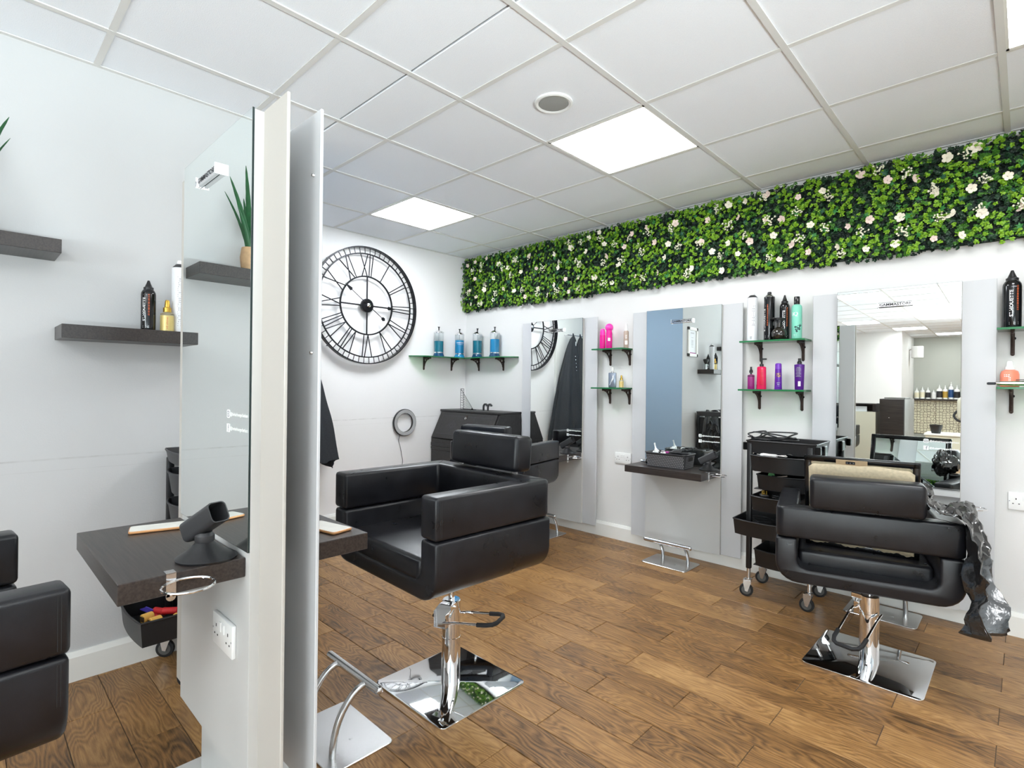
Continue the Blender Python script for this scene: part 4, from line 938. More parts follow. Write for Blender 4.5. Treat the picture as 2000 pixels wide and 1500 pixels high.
def scatter(n, meshes, name, s0, s1, yr, dmin):
    pts = []; tries = 0
    while len(pts) < n and tries < 20000:
        tries += 1; x = random.uniform(.04, GX1-.05); z = random.uniform(GZ0+.05, GZ1-.03)
        if all((x-a)**2+(z-b)**2 > dmin**2 for a, b in pts): pts.append((x, z))
    for x, z in pts:
        o = link(name, random.choice(meshes), gw, (x, random.uniform(*yr), z), (random.uniform(-.5, .5), random.uniform(0, 2*PI), random.uniform(-.6, .6))); s = random.uniform(s0, s1); o.scale = (s, s, s)
scatter(165, iv, 'ivy_leaf', .018, .032, (-.086, -.066), .055); scatter(100, fl_, 'flower', .018, .029, (-.088, -.070), .10); scatter(60, [bm_], 'berry_sprig', .028, .040, (-.088, -.07), .14)

# ------------------------------------------------------------------ black gowns on a rail
def gown(label, x, y, ztop, zbot, wl, wr, dp, seed, hem):
    g = thing('cutting_gown', label, 'gown', (0, 0, 0)); m = MB(); nu, nv = 72, 34; rows = []
    for j in range(nv+1):
        v = j/nv; z = ztop+(zbot-ztop)*v; gr = v**.62; row = []
        for i in range(nu):
            a = 2*PI*i/nu; ww = (wl if math.sin(a) < 0 else wr)*(.05+.95*gr); dd = dp*(.10+.90*gr)
            fold = (.20*math.sin(a*9+seed+v*1.3)+.10*math.sin(a*17+seed*2+v*3))*min(1, .15+v*1.2)+.10*noise.noise((math.cos(a)*2+seed, math.sin(a)*2, v*5))
            py = y+math.sin(a)*ww*(1+fold*.28); px = x+math.cos(a)*dd*(1+fold*1.1)
            zz = z+(hem*(.5*math.sin(a*2+seed)+.35*math.sin(a*5+seed))*max(0, v-.45)/.55)
            px = max(px, .036); row.append(m.bm.verts.new((px, py, zz)))
        rows.append(row)
    for a, b in zip(rows, rows[1:]):
        for i in range(nu): m.face([a[i], a[(i+1) % nu], b[(i+1) % nu], b[i]])
    m.face(list(reversed(rows[0]))); m.build('cloth', 'fabric', g, ang=1.2)
    MB().tube(bez([(x, y-.01, ztop-.01), (x-.01, y, ztop+.035), (x, y+.012, ztop-.02), (x+.02, y+.014, ztop-.06)], 5), .006, 6).build('hanging_loop', 'fabric', g)
    MB().rbox(x+dp*.30, x+dp*.30+.004, y-.008, y+.008, ztop-.14, ztop-.07, .001, 1).build('care_label', 'print_white', g, smooth=False)
    for k in range(5): MB().lathe([(.005, 0), (.003, .003)], (x+dp*.42+.012*k+.02, y+.05+.01*k, ztop-.26-.045*k), 8, 'x').build('press_stud', 'steel', g)
    return g
ra = thing('gown_rail', 'thin steel rail on the clock wall holding black gowns, seen in the first mirror', 'rail', (0, 0, 0))
MB().cyl((.085, -1.88, 1.865), (.085, -2.34, 1.865), .005, 8).build('rail', 'steel', ra)
for y in (-1.89, -2.33): MB().tube([(0, y, 1.865), (.085, y, 1.865)], .005, 8).build('rail_arm', 'steel', ra)
MB().cyl((.006, -1.89, 1.86), (.006, -1.89, 2.0), .006, 8).build('upright', 'steel', ra)
gown('black nylon gown hanging at the edge of the double station, nearest the clock', .125, -1.96, 1.85, .60, .22, .45, .11, 1.3, .10)
gown('black nylon gown, second on the rail, seen in the first wall mirror', .135, -2.10, 1.85, .60, .24, .26, .13, 4.0, .10)
gown('black nylon gown at the inner end of the rail by the blue-grey wall', .13, -2.22, 1.85, .72, .20, .12, .12, 6.5, .10)
MB().rbox(0, .03, -2.36, -1.72, .25, 2.12, .003, 1).build('wall_board', 'gloss_white'); tag(bpy.data.objects['wall_board'], 'white board on the clock wall behind the hanging gowns', 'board')

# ------------------------------------------------------------------ things on the station ledges
def dryer_stand(label, x, y, z, rz, s=1.0):
    t = thing('dryer_stand', label, 'dryer holder', (x, y, z), rz)
    n = 32; prof = []; m = MB(); rings = []
    for r, h, e in ((.068, .0, 1.2), (.070, .005, 1.2), (.062, .011, 1.18), (.045, .022, 1.08), (.030, .036, 1), (.020, .046, 1)):
        rings.append([m.bm.verts.new((r*s*math.cos(a)*(e if math.cos(a) > 0 else 1), r*s*math.sin(a), h*s)) for a in [2*PI*i/n for i in range(n)]])
    for a, b in zip(rings, rings[1:]):
        for i in range(n): m.face([a[i], a[(i+1) % n], b[(i+1) % n], b[i]])
    m.face(list(reversed(rings[0]))); m.face(rings[-1]); m.build('weighted_base', 'black_plastic', t)
    MB().lathe([(.0215*s, .044*s), (.024*s, .048*s), (.024*s, .062*s), (.018*s, .070*s)], n=24).build('neck', 'dark_grey', t)
    ho = MB(); mtx = Matrix.Rotation(-.42, 4, 'Z') @ Matrix.Translation((-.008*s, 0, .094*s)) @ Matrix.Rotation(-.52, 4, 'Y')
    out = rrect(-.026*s, .026*s, -.028*s, .028*s, .013*s, 4); inn = rrect(-.0232*s, .0232*s, -.0252*s, .0252*s, .011*s, 4)
    A = [ho.bm.verts.new(mtx @ Vector((-.062*s, a, b))) for a, b in out]; B = [ho.bm.verts.new(mtx @ Vector((.075*s, a, b))) for a, b in out]
    Cc = [ho.bm.verts.new(mtx @ Vector((.075*s, a, b))) for a, b in inn]; D = [ho.bm.verts.new(mtx @ Vector((-.05*s, a*.9, b*.9))) for a, b in inn]; k = len(out)
    for P, Q in ((A, B), (B, Cc), (Cc, D)):
        for i in range(k): ho.face([P[i], P[(i+1) % k], Q[(i+1) % k], Q[i]])
    ho.face(list(reversed(A))); ho.face(D); ho.build('holster', 'dark_grey', t); return t
dryer_stand('black hair dryer stand with slanted square holster on the left foreground ledge', 2.748, -3.252, .7885, .72, .92)
dryer_stand('black hair dryer stand at the right end of the basket ledge', 2.675, -.165, .6655, .5, .85)
dryer_stand('black hair dryer stand on the ledge by the clock wall, before the first mirror', 1.495, -.185, .6655, .5, .9)
def phone(label, x, y, z, rz):
    t = thing('phone', label, 'phone', (x, y, z), rz)
    MB().prism(rrect(-.074, .074, -.036, .036, .009), .0006, .0075, r=.002, seg=2).build('case', 'copper', t); MB().prism(rrect(-.0715, .0715, -.0335, .0335, .008), .0074, .0082).build('marbled_face', 'marble', t, smooth=False)
phone('marbled phone with copper rim lying on the left foreground ledge', 2.368, -3.262, .7885, PI/2-.25)
phone('phone with copper rim on the ledge facing the middle chair, corner showing', 2.700, -2.905, .7865, .2)
# basket of bits
bk = thing('storage_basket', 'black star-patterned plastic basket full of salon bits on the wall ledge', 'basket', (2.428, -.225, .6655), .03)
m = MB(); Wb, Db, Hb = .150, .085, .098
P0 = rrect(-Wb+.012, Wb-.012, -Db+.010, Db-.010, .02); P1 = rrect(-Wb, Wb, -Db, Db, .022); P2 = rrect(-Wb+.004, Wb-.004, -Db+.004, Db-.004, .02); P3 = rrect(-Wb+.016, Wb-.016, -Db+.014, Db-.014, .018)
rg = [[m.bm.verts.new((a, b, h)) for a, b in P] for P, h in ((P0, 0), (P1, Hb), (P2, Hb), (P3, .004))]
for a, b in zip(rg, rg[1:]):
    for i in range(len(a)): m.face([a[i], a[(i+1) % len(a)], b[(i+1) % len(a)], b[i]])
m.face(list(reversed(rg[0]))); m.face(rg[-1]); m.build('basket_wall', 'dark_grey', bk)
m = MB(); m.tube([(a*1.012, b*1.012, Hb) for a, b in P1], .004, 6, closed=True); m.build('rim', 'black_plastic', bk)
m = MB()
for j in range(7):
    z = .012+j*.0115; f = (Hb-z)/Hb
    for i in range(22):
        x = (-.130+.0122*i)+(.006 if j % 2 else 0); yb = -(Db-.010*f)-.0012
        for k in range(3):
            a = PI*k/3+.2; d = Vector((math.cos(a)*.0042, 0, math.sin(a)*.0042)); w = Vector((-math.sin(a)*.0009, 0, math.cos(a)*.0009)); c = Vector((x, yb, z))
            m.face([m.bm.verts.new(c-d-w), m.bm.verts.new(c+d-w), m.bm.verts.new(c+d+w), m.bm.verts.new(c-d+w)])
    for i in range(11):
        y = -.066+.0125*i; xb = (Wb-.012*f)+.0012
        if .052 < z < .085 and abs(y) < .03: continue
        for k in range(3):
            a = PI*k/3+.2; d = Vector((0, math.cos(a)*.0042, math.sin(a)*.0042)); w = Vector((0, -math.sin(a)*.0009, math.cos(a)*.0009)); c = Vector((xb, y, z))
            m.face([m.bm.verts.new(c-d-w), m.bm.verts.new(c+d-w), m.bm.verts.new(c+d+w), m.bm.verts.new(c-d+w)])
stuff(m.build('star_pattern', mat('basket_star_grey', srgb(150, 148, 150), .4), bk, smooth=False))  # grey star pattern on the basket sides
MB().prism(rrect(-.026, .026, .056, .080, .008), Wb-.002, Wb+.003, axis='x').build('handle_slot', 'hole', bk, smooth=False)
bz = .6655+.098
t = thing('nozzle_bottle', 'small white nozzle bottle sticking out of the basket', 'bottle', (2.345, -.225, .675)); MB().lathe([(.012, 0), (.013, .08), (.014, .10), (.006, .116), (.004, .135), (.0055, .147), (.0055, .153)], n=16, mtx=Matrix.Rotation(-.25, 4, 'Y')).build('bottle', 'white_plastic', t)
for i, (x, y, c, lb) in enumerate(((2.315, -.21, 'white_plastic', 'crumpled white tissue at the left end of the basket'), (2.385, -.24, 'white_plastic', 'white cloth puff beside the nozzle bottle in the basket'))):
    t = MB(); t.sphere((0, 0, 0), .026, 14, 10)
    for v in t.bm.verts: v.co *= 1+.35*noise.noise(v.co*70+Vector((i*5, 0, 0)))
    tag(t.build('tissue', 'print_white', loc=(x, y, bz-.015)), lb, 'tissue')
t = thing('hair_brush', 'black brush with a magenta band in the basket', 'brush', (2.44, -.22, bz-.004), .5); MB().lathe([(.005, -.09), (.007, -.05), (.006, -.01), (.018, .01), (.020, .06), (.010, .07)], (0, 0, .006), 14, 'x').build('brush_body', 'black_plastic', t); MB().lathe([(.0075, -.045), (.0075, -.02)], (0, 0, .006), 12, 'x').build('band', 'magenta', t)
t = thing('paddle_brush', 'black paddle brush with rows of pins lying in the basket', 'brush', (2.505, -.20, bz+.002), .1); MB().rbox(-.055, .055, -.026, .026, -.004, .006, .008, 3).build('paddle', 'black_plastic', t); MB().rbox(-.12, -.05, -.007, .007, -.003, .005, .003, 2).build('handle', 'black_plastic', t)
m = MB()
for i in range(9):
    for j in range(4): m.cyl((-.045+.011*i, -.018+.012*j, .005), (-.045+.011*i, -.018+.012*j, .018), .0011, 4)
stuff(m.build('pins', 'black_plastic', t))
t = thing('cable_coil', 'black coiled cable on top of the basket contents', 'cable', (2.42, -.185, bz+.002)); MB().tube([(.05*math.cos(a)*(1+.1*math.sin(3*a)), .03*math.sin(a), .006+.008*math.sin(2*a)) for a in [2*PI*i/40 for i in range(40)]], .0032, 6, closed=True).build('loop', 'wire', t)
t = thing('hand_mirror', 'oval silver-black device lying left of the basket', 'clipper', (2.245, -.20, .6655), .25)
MB().lathe([(.003, -.058), (.014, -.050), (.021, -.02), (.023, .01), (.019, .04), (.008, .056), (.003, .058)], (0, 0, .0185), 20, 'x', sy=.75).build('body', 'chrome', t); MB().lathe([(.0235, -.012), (.0245, .0), (.0235, .012)], (0, 0, .0185), 20, 'x', sy=.75).build('band', 'black_gloss', t)
t['label'] = 'oval chrome and black hair clipper lying left of the basket'; t.name = 'hair_clipper.001'

# ------------------------------------------------------------------ trolleys
def wheel(parent, x, y, rz, h=.11):
    m = Matrix.Translation((x, y, 0)) @ Matrix.Rotation(rz, 4, 'Z')
    c = MB(); c.lathe([(.011, .105), (.011, .175)], n=14, mtx=m); c.lathe([(.020, .100), (.020, .106), (.012, .108)], n=18, mtx=m)
    for s in (-1, 1): c.prism([(-.020, .098), (.020, .098), (.022, .085), (.004, .030), (-.010, .034), (-.020, .08)], s*.016-.0012, s*.016+.0012, axis='y', mtx=m @ Matrix.Translation((-.008, 0, 0)))
    c.box(-.028, .014, -.016, .016, .094, .099, mtx=m); o = c.build('caster', 'steel', parent)
    MB().lathe([(.030, -.010), (.037, -.008), (.0375, 0), (.037, .008), (.030, .010)], (-.012, 0, .0378), 28, 'y', mtx=m).build('tyre', 'rubber', o)
    MB().lathe([(.006, -.0115), (.0255, -.0108), (.0255, .0108), (.006, .0115)], (-.012, 0, .0378), 24, 'y', mtx=m).build('wheel_hub', 'grey_hub', o)
def tray(parent, name, x0, x1, y0, y1, z0, z1, bulge=.028, m_='black_plastic', front=-1):
    """open tray with a curved front; front=-1: bulges towards -y"""
    def outline(x0, x1, y0, y1, b):
        n = 12; xs = [x0+(x1-x0)*i/n for i in range(n+1)]
        fr_ = [(x, y0-b*(1-((x-(x0+x1)/2)/((x1-x0)/2))**2)) for x in xs]; return fr_+[(x1, y1), (x0, y1)]
    m = MB(); k = .008
    R_ = [outline(x0+.008, x1-.008, y0+.008, y1-.004, bulge*.8), outline(x0, x1, y0, y1, bulge), outline(x0+k*.5, x1-k*.5, y0+k*.5, y1-k*.5, bulge), outline(x0+.012, x1-.012, y0+.012, y1-.008, bulge*.8)]
    Z_ = [z0, z1, z1, z0+.004]; rg = [[m.bm.verts.new((a, b, h)) for a, b in P] for P, h in zip(R_, Z_)]
    for a, b in zip(rg, rg[1:]):
        for i in range(len(a)): m.face([a[i], a[(i+1) % len(a)], b[(i+1) % len(a)], b[i]])
    m.face(list(reversed(rg[0]))); m.face(rg[-1]); o = m.build(name, m_, parent, ang=.9)
    lip = MB(); Q = R_[1]; lip.tube([(a, b, z1) for a, b in Q], .0045, 6, closed=True); lip.build('rim', m_, o); return o
# right-hand trolley by the wall; local origin = centre on floor
tr = thing('salon_trolley', 'tall black wheeled salon trolley with trays of cables, behind the right chair', 'trolley', (3.205, -.295, 0), .03)
for x, y in ((-.160, -.148), (.160, -.148), (-.160, .135), (.160, .135)):
    MB().rbox(x-.014, x+.014, y-.014, y+.014, .165, .90, .006, 2).build('corner_post', 'black_plastic', tr)
    wheel(tr, x, y, random.uniform(-.5, .5)+.2)
tb = tray(tr, 'top_tray', -.175, .190, -.160, .150, .845, .915, .0)
MB().rbox(.185, .205, -.03, .03, .84, .90, .004, 1).build('hinge_block', 'black_gloss', tb)
for s in (-1, 1): MB().rbox(.120*s+.07*s-.004, .120*s+.07*s+.022*1, -.168, -.140, .86, .905, .003, 1).build('corner_block', 'black_gloss', tb)
for z in (.20, .34, .48): MB().cyl((-.155, .12, z), (.155, .12, z), .006, 8).build('rear_rail', 'steel', tr)
MB().rbox(-.150, .150, .128, .140, .19, .86, .002, 1).build('back_board', 'black_plastic', tr)
tray(tr, 'drawer_tray', -.145, .150, -.185, .12, .745, .835, .040)
tray(tr, 'drawer_tray', -.120, .135, -.150, .12, .640, .722, .040)
tray(tr, 'drawer_tray', -.140, .120, -.185, .12, .520, .600, .040)
d4 = tray(tr, 'drawer_tray', -.225, .12, -.225, .08, .375, .462, .040)
tray(tr, 'drawer_tray', -.130, .145, -.15, .12, .190, .285, .030)
for i, z in enumerate((.735, .63, .51, .365, .18)): MB().box(-.150, .150, -.10, .12, z-.004, z, ).build('shelf_runner', 'black_plastic', tr, smooth=False)
def wires(name, label, cx, cy, z, rx, ry, n, r, m, seed, cat='cable', turns=3, zj=.012, rise=0):
    rnd = random.Random(seed); P = []
    for i in range(n):
        a = 2*PI*turns*i/n; k = .45+.55*rnd.random(); P.append((cx+rx*k*math.cos(a+rnd.uniform(-.4, .4)), cy+ry*k*math.sin(a+rnd.uniform(-.4, .4)), z+rnd.random()*zj+rise*max(0, math.sin(a*.7+seed))))
    o = MB().tube(bez(P, 5), r, 6).build(name, m); return tag(o, label, cat)
wires('appliance_cable', 'black appliance cable looped over the top of the right trolley', 3.16, -.33, .921, .15, .10, 16, .0045, 'wire', 3, rise=.035)
wires('loose_cable', 'black cable loop overhanging the left corner of the right trolley top', 3.06, -.36, .925, .08, .06, 7, .004, 'wire', 9, rise=.03, turns=2)
wires('earphone_cable', 'thin white cable tangled in the uppermost tray of the right trolley', 3.16, -.43, .836, .12, .045, 14, .0022, 'wire_w', 4)
wires('wire_tangle', 'tangle of thin black wires in the pulled-out tray of the right trolley', 3.12, -.40, .440, .12, .09, 20, .002, 'wire', 6, zj=.02)
wires('plug_cable', 'black cable ring in the third tray of the right trolley', 3.20, -.43, .592, .045, .04, 9, .003, 'wire', 8, zj=.02)
wires('clipper_cable', 'thin dark cable in the second tray of the right trolley', 3.20, -.40, .712, .08, .05, 9, .003, 'wire', 12)
for (nm, lb, x, y, z, r, m_, rz) in (('white_block', 'white plastic comb block in the uppermost tray of the right trolley', 3.155, -.45, .826, (.045, .014, .010), 'white_plastic', .05), ('roller_clip', 'black cylinder roller on the uppermost tray of the right trolley', 3.185, -.425, .838, (.030, .009, .009), 'dark_grey', -.15),
        ('small_clipper', 'small black clipper with white tip in the uppermost tray', 3.275, -.435, .838, (.030, .011, .010), 'black_gloss', .2), ('dark_clip', 'dark hair clip at the left of the uppermost tray', 3.09, -.43, .836, (.022, .012, .009), 'black_gloss', .6)):
    o = MB().rbox(-r[0], r[0], -r[1], r[1], 0, r[2]*2, min(r)*.6, 2).build(nm, m_, loc=(x, y, z), rot=(0, 0, rz)); tag(o, lb, 'accessory')
t = thing('plug', 'black three-pin plug with brass pins in the third tray of the right trolley', 'plug', (3.125, -.43, .590), .5)
MB().rbox(-.024, .024, -.022, .022, 0, .018, .006, 2).build('plug_body', 'black_plastic', t)
for x, y, w in ((0, .010, .004), (-.011, -.008, .003), (.011, -.008, .003)): MB().box(x-w, x+w, y-.002, y+.002, .018, .038).build('pin', 'gold', t, smooth=False)
o = MB().lathe([(.018, -.004), (.019, 0), (.018, .004)], n=20, axis='y').build('tape_reel', mat('green_reel', srgb(90, 150, 90), .4), loc=(3.165, -.43, .722)); tag(o, 'small green reel showing in the second tray of the right trolley', 'reel')
t = MB().rbox(-.028, .028, -.002, .002, 0, .006, .001, 1).build('tail_comb', 'beige', loc=(3.225, -.44, .720), rot=(0, -.2, .2)); tag(t, 'light tail comb beside the green reel in the trolley', 'comb')
# left trolley by the front wall
tl = thing('salon_trolley', 'black wheeled salon trolley against the left wall behind the foreground ledge', 'trolley', (1.635, -2.868, 0), 0)
for x, y in ((-.165, -.150), (.165, -.150), (-.165, .150), (.165, .150)):
    MB().rbox(x-.014, x+.014, y-.014, y+.014, .165, .89, .006, 2).build('corner_post', 'black_plastic', tl)
    wheel(tl, x, y, .9)
MB().rbox(-.15, .15, .140, .152, .19, .86, .002, 1).build('back_board', 'black_plastic', tl)
tray(tl, 'top_tray', -.180, .180, -.165, .165, .875, .925, .02, 'dark_grey')
for z in (.75, .62, .49, .36): tray(tl, 'drawer_tray', -.145, .145, -.155, .13, z, z+.09, .035, 'dark_grey'); MB().box(-.150, .150, -.10, .14, z-.008, z-.004).build('shelf_runner', 'black_plastic', tl, smooth=False)
tray(tl, 'drawer_tray', -.200, .165, -.322, .03, .205, .300, .016, 'black_plastic')
MB().box(-.150, .150, -.10, .14, .172, .176).build('shelf_runner', 'black_plastic', tl, smooth=False)
wires('black_cable', 'black cable heaped on top of the left trolley', 1.635, -2.95, .905, .12, .08, 12, .006, 'wire', 21, rise=.03)
rnd = random.Random(3)
for i, (x, y, z, rz) in enumerate(((1.60, -3.08, .245, .5), (1.67, -3.06, .262, .9), (1.73, -3.02, .262, .6), (1.68, -3.11, .248, .2), (1.75, -2.95, .25, 1.2))):
    t = thing('hair_roller', 'red foam hair rollers heaped in the open low drawer of the left trolley', 'hair roller', (x, y, z), rz, 'red rollers in the low drawer')
    MB().lathe([(.010, -.032), (.014, -.028), (.014, .028), (.010, .032)], (0, 0, .014), 14, 'x').build('foam', 'red', t)
for i, (x, y, rz) in enumerate(((1.665, -3.140, .3), (1.725, -3.125, .25), (1.760, -3.06, 1.2))):
    t = thing('roller_brush', 'round yellow-ended rollers lined along the drawer side of the left trolley', 'hair roller', (x, y, .258), rz, 'yellow rollers in the low drawer')
    MB().lathe([(.017, -.020), (.019, -.018), (.019, .018), (.017, .020)], (0, 0, .012), 18, 'y').build('barrel', 'yellow', t)
    m = MB()
    for k in range(-2, 3): m.box(k*.0065-.0016, k*.0065+.0016, -.0215, -.0195, .002, .022)
    m.build('slots', 'hole', t, smooth=False)
t = thing('comb', 'violet comb at the back corner of the open low drawer', 'comb', (1.56, -3.12, .262), .25)
m = MB(); m.box(-.03, .03, .010, .014, 0, .005)
for k in range(14): m.box(-.028+k*.0042, -.0265+k*.0042, -.012, .010, 0, .004)
m.build('comb_body', 'violet', t, smooth=False)
# plastic apron hanging on the left trolley (seen in the middle mirror)
m = MB(); rows = []
for j in range(25):
    v = j/24; row = []
    for i in range(17):
        u = i/16-.5; w = .10+.09*v; z = .955-.60*v if v > .06 else .955-.02*(v/.06); y = -2.90+.175+.03*min(1, v*4)+.012*noise.noise((u*8, v*7, 2)); x = 1.635+u*w*2*.75+.012*noise.noise((u*5, v*5, 9))
        if v < .12: y = -2.90+.10+.09*(v/.12)+.01*noise.noise((u*8, v*9, 4)); z = .94+.012*math.sin(u*9)
        row.append(m.bm.verts.new((x, y, z)))
    rows.append(row)
for a, b in zip(rows, rows[1:]):
    for i in range(16): m.face([a[i], a[i+1], b[i+1], b[i]])
ap = m.build('plastic_apron', 'bag', ang=1.5); sm = ap.modifiers.new('s', 'SOLIDIFY'); sm.thickness = .0012; tag(ap, 'crumpled black plastic apron hung over the left trolley, seen in the middle mirror', 'apron')

# ------------------------------------------------------------------ shiny black plastic cape over the right chair's arm
m = MB(); rows = []
path = [(3.895, -.925, .800), (3.930, -.915, .750), (3.965, -.905, .712), (4.010, -.895, .706), (4.045, -.90, .690), (4.062, -.925, .62), (4.070, -.95, .53), (4.075, -.965, .44), (4.080, -.985, .35)]
wid = [(.02, .02), (.05, .07), (.06, .17), (.07, .25), (.08, .31), (.09, .30), (.085, .26), (.08, .20), (.075, .12)]
C_ = bez(path, 6); Wd = bez([(a, b, 0) for a, b in wid], 6); nv = len(C_); nu = 34
for j in range(nv):
    v = j/(nv-1); c = C_[j]; a, b, _ = Wd[j]; row = []
    for i in range(nu):
        u = i/(nu-1); yy = -a+(a+b)*u; cr = .010+.030*v
        fold = cr*.9*math.sin(u*13+v*2.2)+cr*noise.noise((u*5+v*2, v*7, 1))+.016*noise.noise((u*15, v*21, 6))+.012*(1-abs(noise.noise((u*9, v*14, 2)))*4)*.5
        out = max(0, v-.42)/.58
        x = c.x+fold*out*1.5+.060*out*math.sin(PI*min(1, u*1.1))*(.4+.6*u); z = c.z+abs(fold)*(1-out)*.9+.012*(1-out)-.05*out*out*math.sin(u*5.0+.5)-.10*max(0, v-.8)*5*abs(u-.18)*(.0 if u > .18 else 1)+.14*max(0, v-.6)*max(0, u-.2)
        row.append(m.bm.verts.new((x, c.y+yy, max(z, .0))))
    rows.append(row)
for a, b in zip(rows, rows[1:]):
    for i in range(nu-1): m.face([a[i], a[i+1], b[i+1], b[i]])
cp = m.build('plastic_cape', 'bag', ang=.35); sm = cp.modifiers.new('s', 'SOLIDIFY'); sm.thickness = .0012; tag(cp, 'shiny crumpled black plastic cape draped over the arm of the right chair', 'cape')
# part of the cape heaped on the seat side, as the mirror shows
m = MB(); m.sphere((0, 0, 0), 1, 40, 26)
for v in m.bm.verts:
    n1 = noise.noise(v.co*1.7+Vector((3, 1, 4))); n2 = noise.noise(v.co*5+Vector((1, 7, 2))); v.co *= 1+.38*n1+.22*abs(n2)-.10
    v.co = Vector((v.co.x*.062, v.co.y*.055, v.co.z*.075))
hp = m.build('plastic_bag', 'bag', loc=(3.865, -.775, .765), ang=.25); tag(hp, 'crumpled black plastic heap on the front of the right chair arm, seen in the mirror', 'bag')

# ------------------------------------------------------------------ what the mirrors show of the room behind the camera
t = thing('framed_price_list', 'white framed price list on the left wall, seen in the middle mirror', 'picture frame', (NIBX, -2.625, 1.76))
m = MB()
for s in (-1, 1): m.rbox(.001, .02, s*.118-.018, s*.118+.018, -.175, .175, .002, 1); m.rbox(.001, .02, -.136, .136, s*.157-.018, s*.157+.018, .002, 1)
m.build('frame', 'gloss_white', t, smooth=False); b_ = MB().box(.002, .006, -.12, .12, -.16, .16).build('sheet', 'paper', t, smooth=False)
MB().box(.0062, .0066, .085, .098, -.135, .135).box(.0062, .0066, -.098, .098, -.138, -.125).build('purple_border', 'magenta', b_, smooth=False)
m = MB()
for k, z in enumerate((.11, .10, .05, .02, .008, -.004, -.016, -.028, -.04, -.06)): w = .05 if k < 2 else .03; m.box(.0062, .0066, -w, w, z, z+.004)
m.build('small_print', 'print_grey', b_, smooth=False)
cb = thing('cabinet', 'tall dark wood cabinet behind the camera, seen in the right mirror', 'cabinet', (2.93, -6.6, 0))
MB().box(-.15, .15, -.55, .58, 0, 1.075).build('body', 'wenge', cb, smooth=False); MB().box(.1505, .153, -.54, .57, .01, 1.07).build('steel_side_panel', 'steel_side', cb, smooth=False)
d = MB().rbox(-.146, .146, .581, .597, .01, 1.07, .002, 1).build('door', 'wenge', cb, smooth=False); MB().sphere((-.03, .603, .80), .008).build('knob', 'chrome', d)
MB().rbox(-.13, .13, -.3, .3, 1.076, 1.095, .003, 1).build('tray', 'steel_side', cb, smooth=False)
ct = thing('reception_counter', 'cream reception counter behind the camera, seen in the right mirror', 'counter', (2.33, -6.15, 0))
MB().box(-.40, .40, -.25, .12, 0, .875).build('front_panel', 'counter', ct, smooth=False)
for s in ((-.40, .40, .085, .12, .96, 1.0), (-.40, -.36, .085, .12, .875, .96), (.36, .40, .085, .12, .875, .96)): pass
MB().box(-.40, .40, -.25, -.22, .876, 1.0).build('upstand', 'wenge', ct, smooth=False); MB().box(-.40, .40, -.22, .10, .9805, 1.0).build('upper_shelf', 'wenge', ct, smooth=False); MB().box(.36, .40, -.22, .10, .876, .98).build('side', 'wenge', ct, smooth=False)
p_ = MB().box(.12, .28, .05, .055, .8765, .955).build('paper_sheet', 'paper', loc=(2.33, -6.15, 0), smooth=False); tag(p_, 'white paper sheet standing on the cream counter', 'paper')
chr2 = chair('salon_chair', 'grey-black salon chair behind the free-standing station, seen in the right mirror', (2.24, -5.25, 0), (2.24, -5.37), .1, .70, pedal=.5)
ts = struct(MB().box(2.441, XR, YB, YB+.012, .1, .945).build('trim_1', 'grout', smooth=False))
def deco():
    N = NT('patterned_tile'); b = N.b; g = N.node('ShaderNodeTexCoord'); mp = N.node('ShaderNodeMapping'); mp.inputs['Scale'].default_value = (15, 15, 15); N.l(g.outputs['Object'], mp.inputs[0])
    v = N.node('ShaderNodeTexVoronoi', i_Scale=1.0, i_Randomness=.55); v.feature = 'DISTANCE_TO_EDGE'; N.l(mp.outputs[0], v.inputs['Vector'])
    N.l(N.ramp(v.outputs[0], [(.05, srgb(120, 112, 96)), (.09, srgb(222, 216, 190))]), b.inputs['Base Color']); b.inputs['Roughness'].default_value = .3; return N.m
M['deco'] = deco()
dm = MB().rbox(-.219, .219, 0, .008, -.138, .138, .002, 1).build('wall_tile', 'deco', smooth=False, mesh=True)
for i in range(6):
    for j in range(3): link('wall_tile', dm, ts, (2.67+.445*i, YB+.012, .245+.282*j))
sh = MB().rbox(2.441, 4.6, YB, YB+.18, .945, .985, .002, 1).build('bottle_shelf', 'wenge'); tag(sh, 'dark shelf of pump bottles above the patterned tiles, far back', 'shelf')
bt = [(2.36, 'cream', .22), (2.50, 'cream', .24), (2.72, 'print_dark', .23), (2.86, 'white_plastic', .18), (3.0, 'print_dark', .28), (3.16, 'amber', .27), (3.28, 'blue_label', .34), (3.42, 'print_dark', .27), (3.55, 'white_plastic', .32), (3.68, 'red', .26)]
LBS = ['cream bottle at the left end of the far shelf', 'second cream bottle on the far shelf', 'slim dark bottle on the far shelf', 'short white bottle on the far shelf', 'wide bottle with dark label on the far shelf', 'amber bottle on the far shelf', 'blue-labelled pump bottle on the far shelf', 'dark-labelled bottle right of the blue one, far shelf', 'white pump bottle near the right of the far shelf', 'red-labelled bottle at the right of the far shelf']
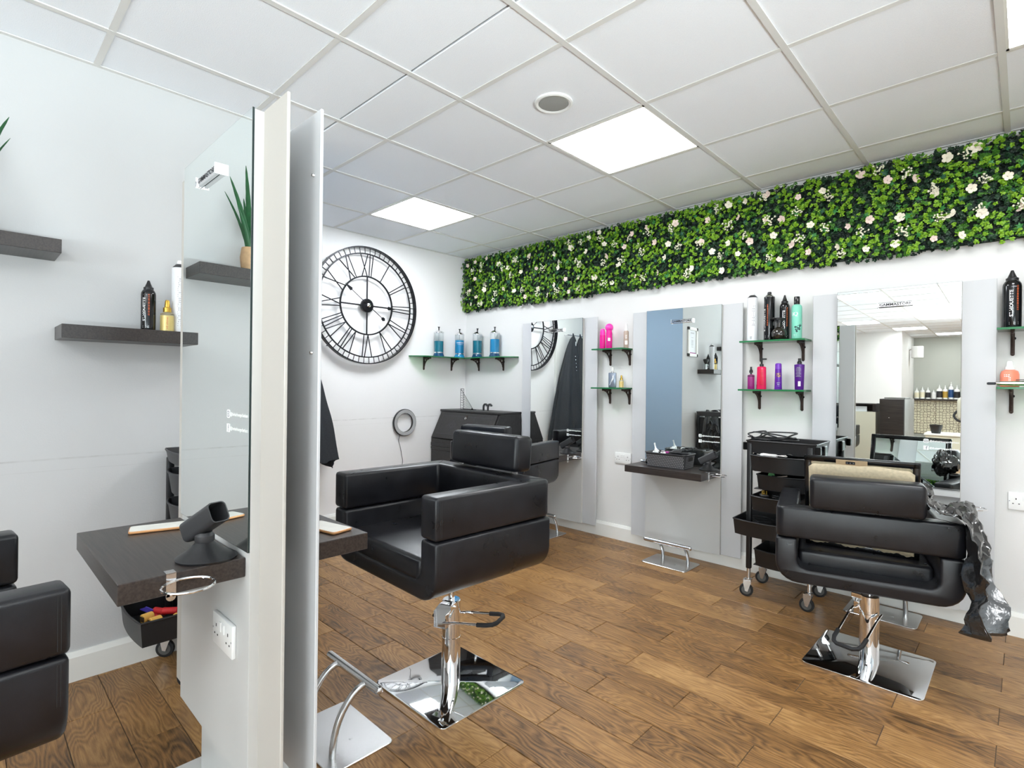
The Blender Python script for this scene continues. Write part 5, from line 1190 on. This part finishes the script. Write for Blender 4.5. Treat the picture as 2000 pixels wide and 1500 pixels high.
for (x, c, h), lb in zip(bt, LBS):
    t = thing('pump_bottle', lb, 'bottle', (2.52+.112*bt.index((x, c, h)), YB+.09, .986)); t.scale = (1.15, 1.15, 1.25); r = .050 if c == 'print_dark' and h > .25 else .042
    lathe_part('body', [(r, 0), (r, h*.66), (r*.5, h*.74)], 'white_plastic', t, 16); MB().lathe([(r+.001, h*.1), (r+.001, h*.55)], n=16, cap=False).build('label_band', c, t); lathe_part('pump', [(r*.35, h*.73), (r*.35, h*.86), (r*.15, h*.88), (r*.15, h)], 'white_plastic', t, 12)
wb = thing('wash_bench', 'low cream bench in the washing area, seen far back in the right mirror', 'bench', (3.69, -9.3, 0)); MB().rbox(-.62, .62, -.3, .3, .0, .37, .004, 1).build('base', 'counter', wb, smooth=False); MB().rbox(-.64, .64, -.32, .32, .37, .408, .006, 1).build('bench_top', 'gloss_white', wb, smooth=False)
bu_ = MB().lathe([(.062, 0), (.066, .004), (.100, .158), (.096, .158), (.062, .008), (.0005, .006)], n=28).build('waste_bucket', 'black_plastic', loc=(3.22, -9.10, .4085)); tag(bu_, 'black tapered bucket on the wash bench, seen in the right mirror', 'bucket')
hd = thing('hood_dryer', 'standing hood dryer with a dark visor, seen at the mirror edge', 'hood dryer', (3.76, -8.3, 0))
MB().rbox(-.20, .20, -.16, .12, .70, 1.10, .07, 4).build('hood', 'counter', hd); MB().rbox(-.14, .14, .10, .135, .76, 1.03, .012, 3).build('visor', 'black_gloss', hd); MB().tube(bez([(-.20, .02, .86), (-.24, .05, .78), (-.18, .10, .70), (0, .13, .66), (.18, .10, .70)], 6), .018, 10).build('arm_loop', 'black_plastic', hd)
MB().cyl((0, 0, .03), (0, 0, .70), .022, 14).build('stand', 'steel', hd); MB().lathe([(.22, 0), (.22, .02), (.04, .035)], n=28).build('base_plate', 'steel', hd)
wsp = thing('wall_speaker', 'small white cylindrical speaker on the far wall corner, seen in the right mirror', 'speaker', (2.44, -12.6, 2.12)); MB().lathe([(.11, -.14), (.12, -.13), (.12, .13), (.11, .14)], (.16, 0, 0), 20).build('body', 'white_plastic', wsp); MB().cyl((0, 0, .05), (.10, 0, .10), .015, 8).build('mount', 'steel', wsp)
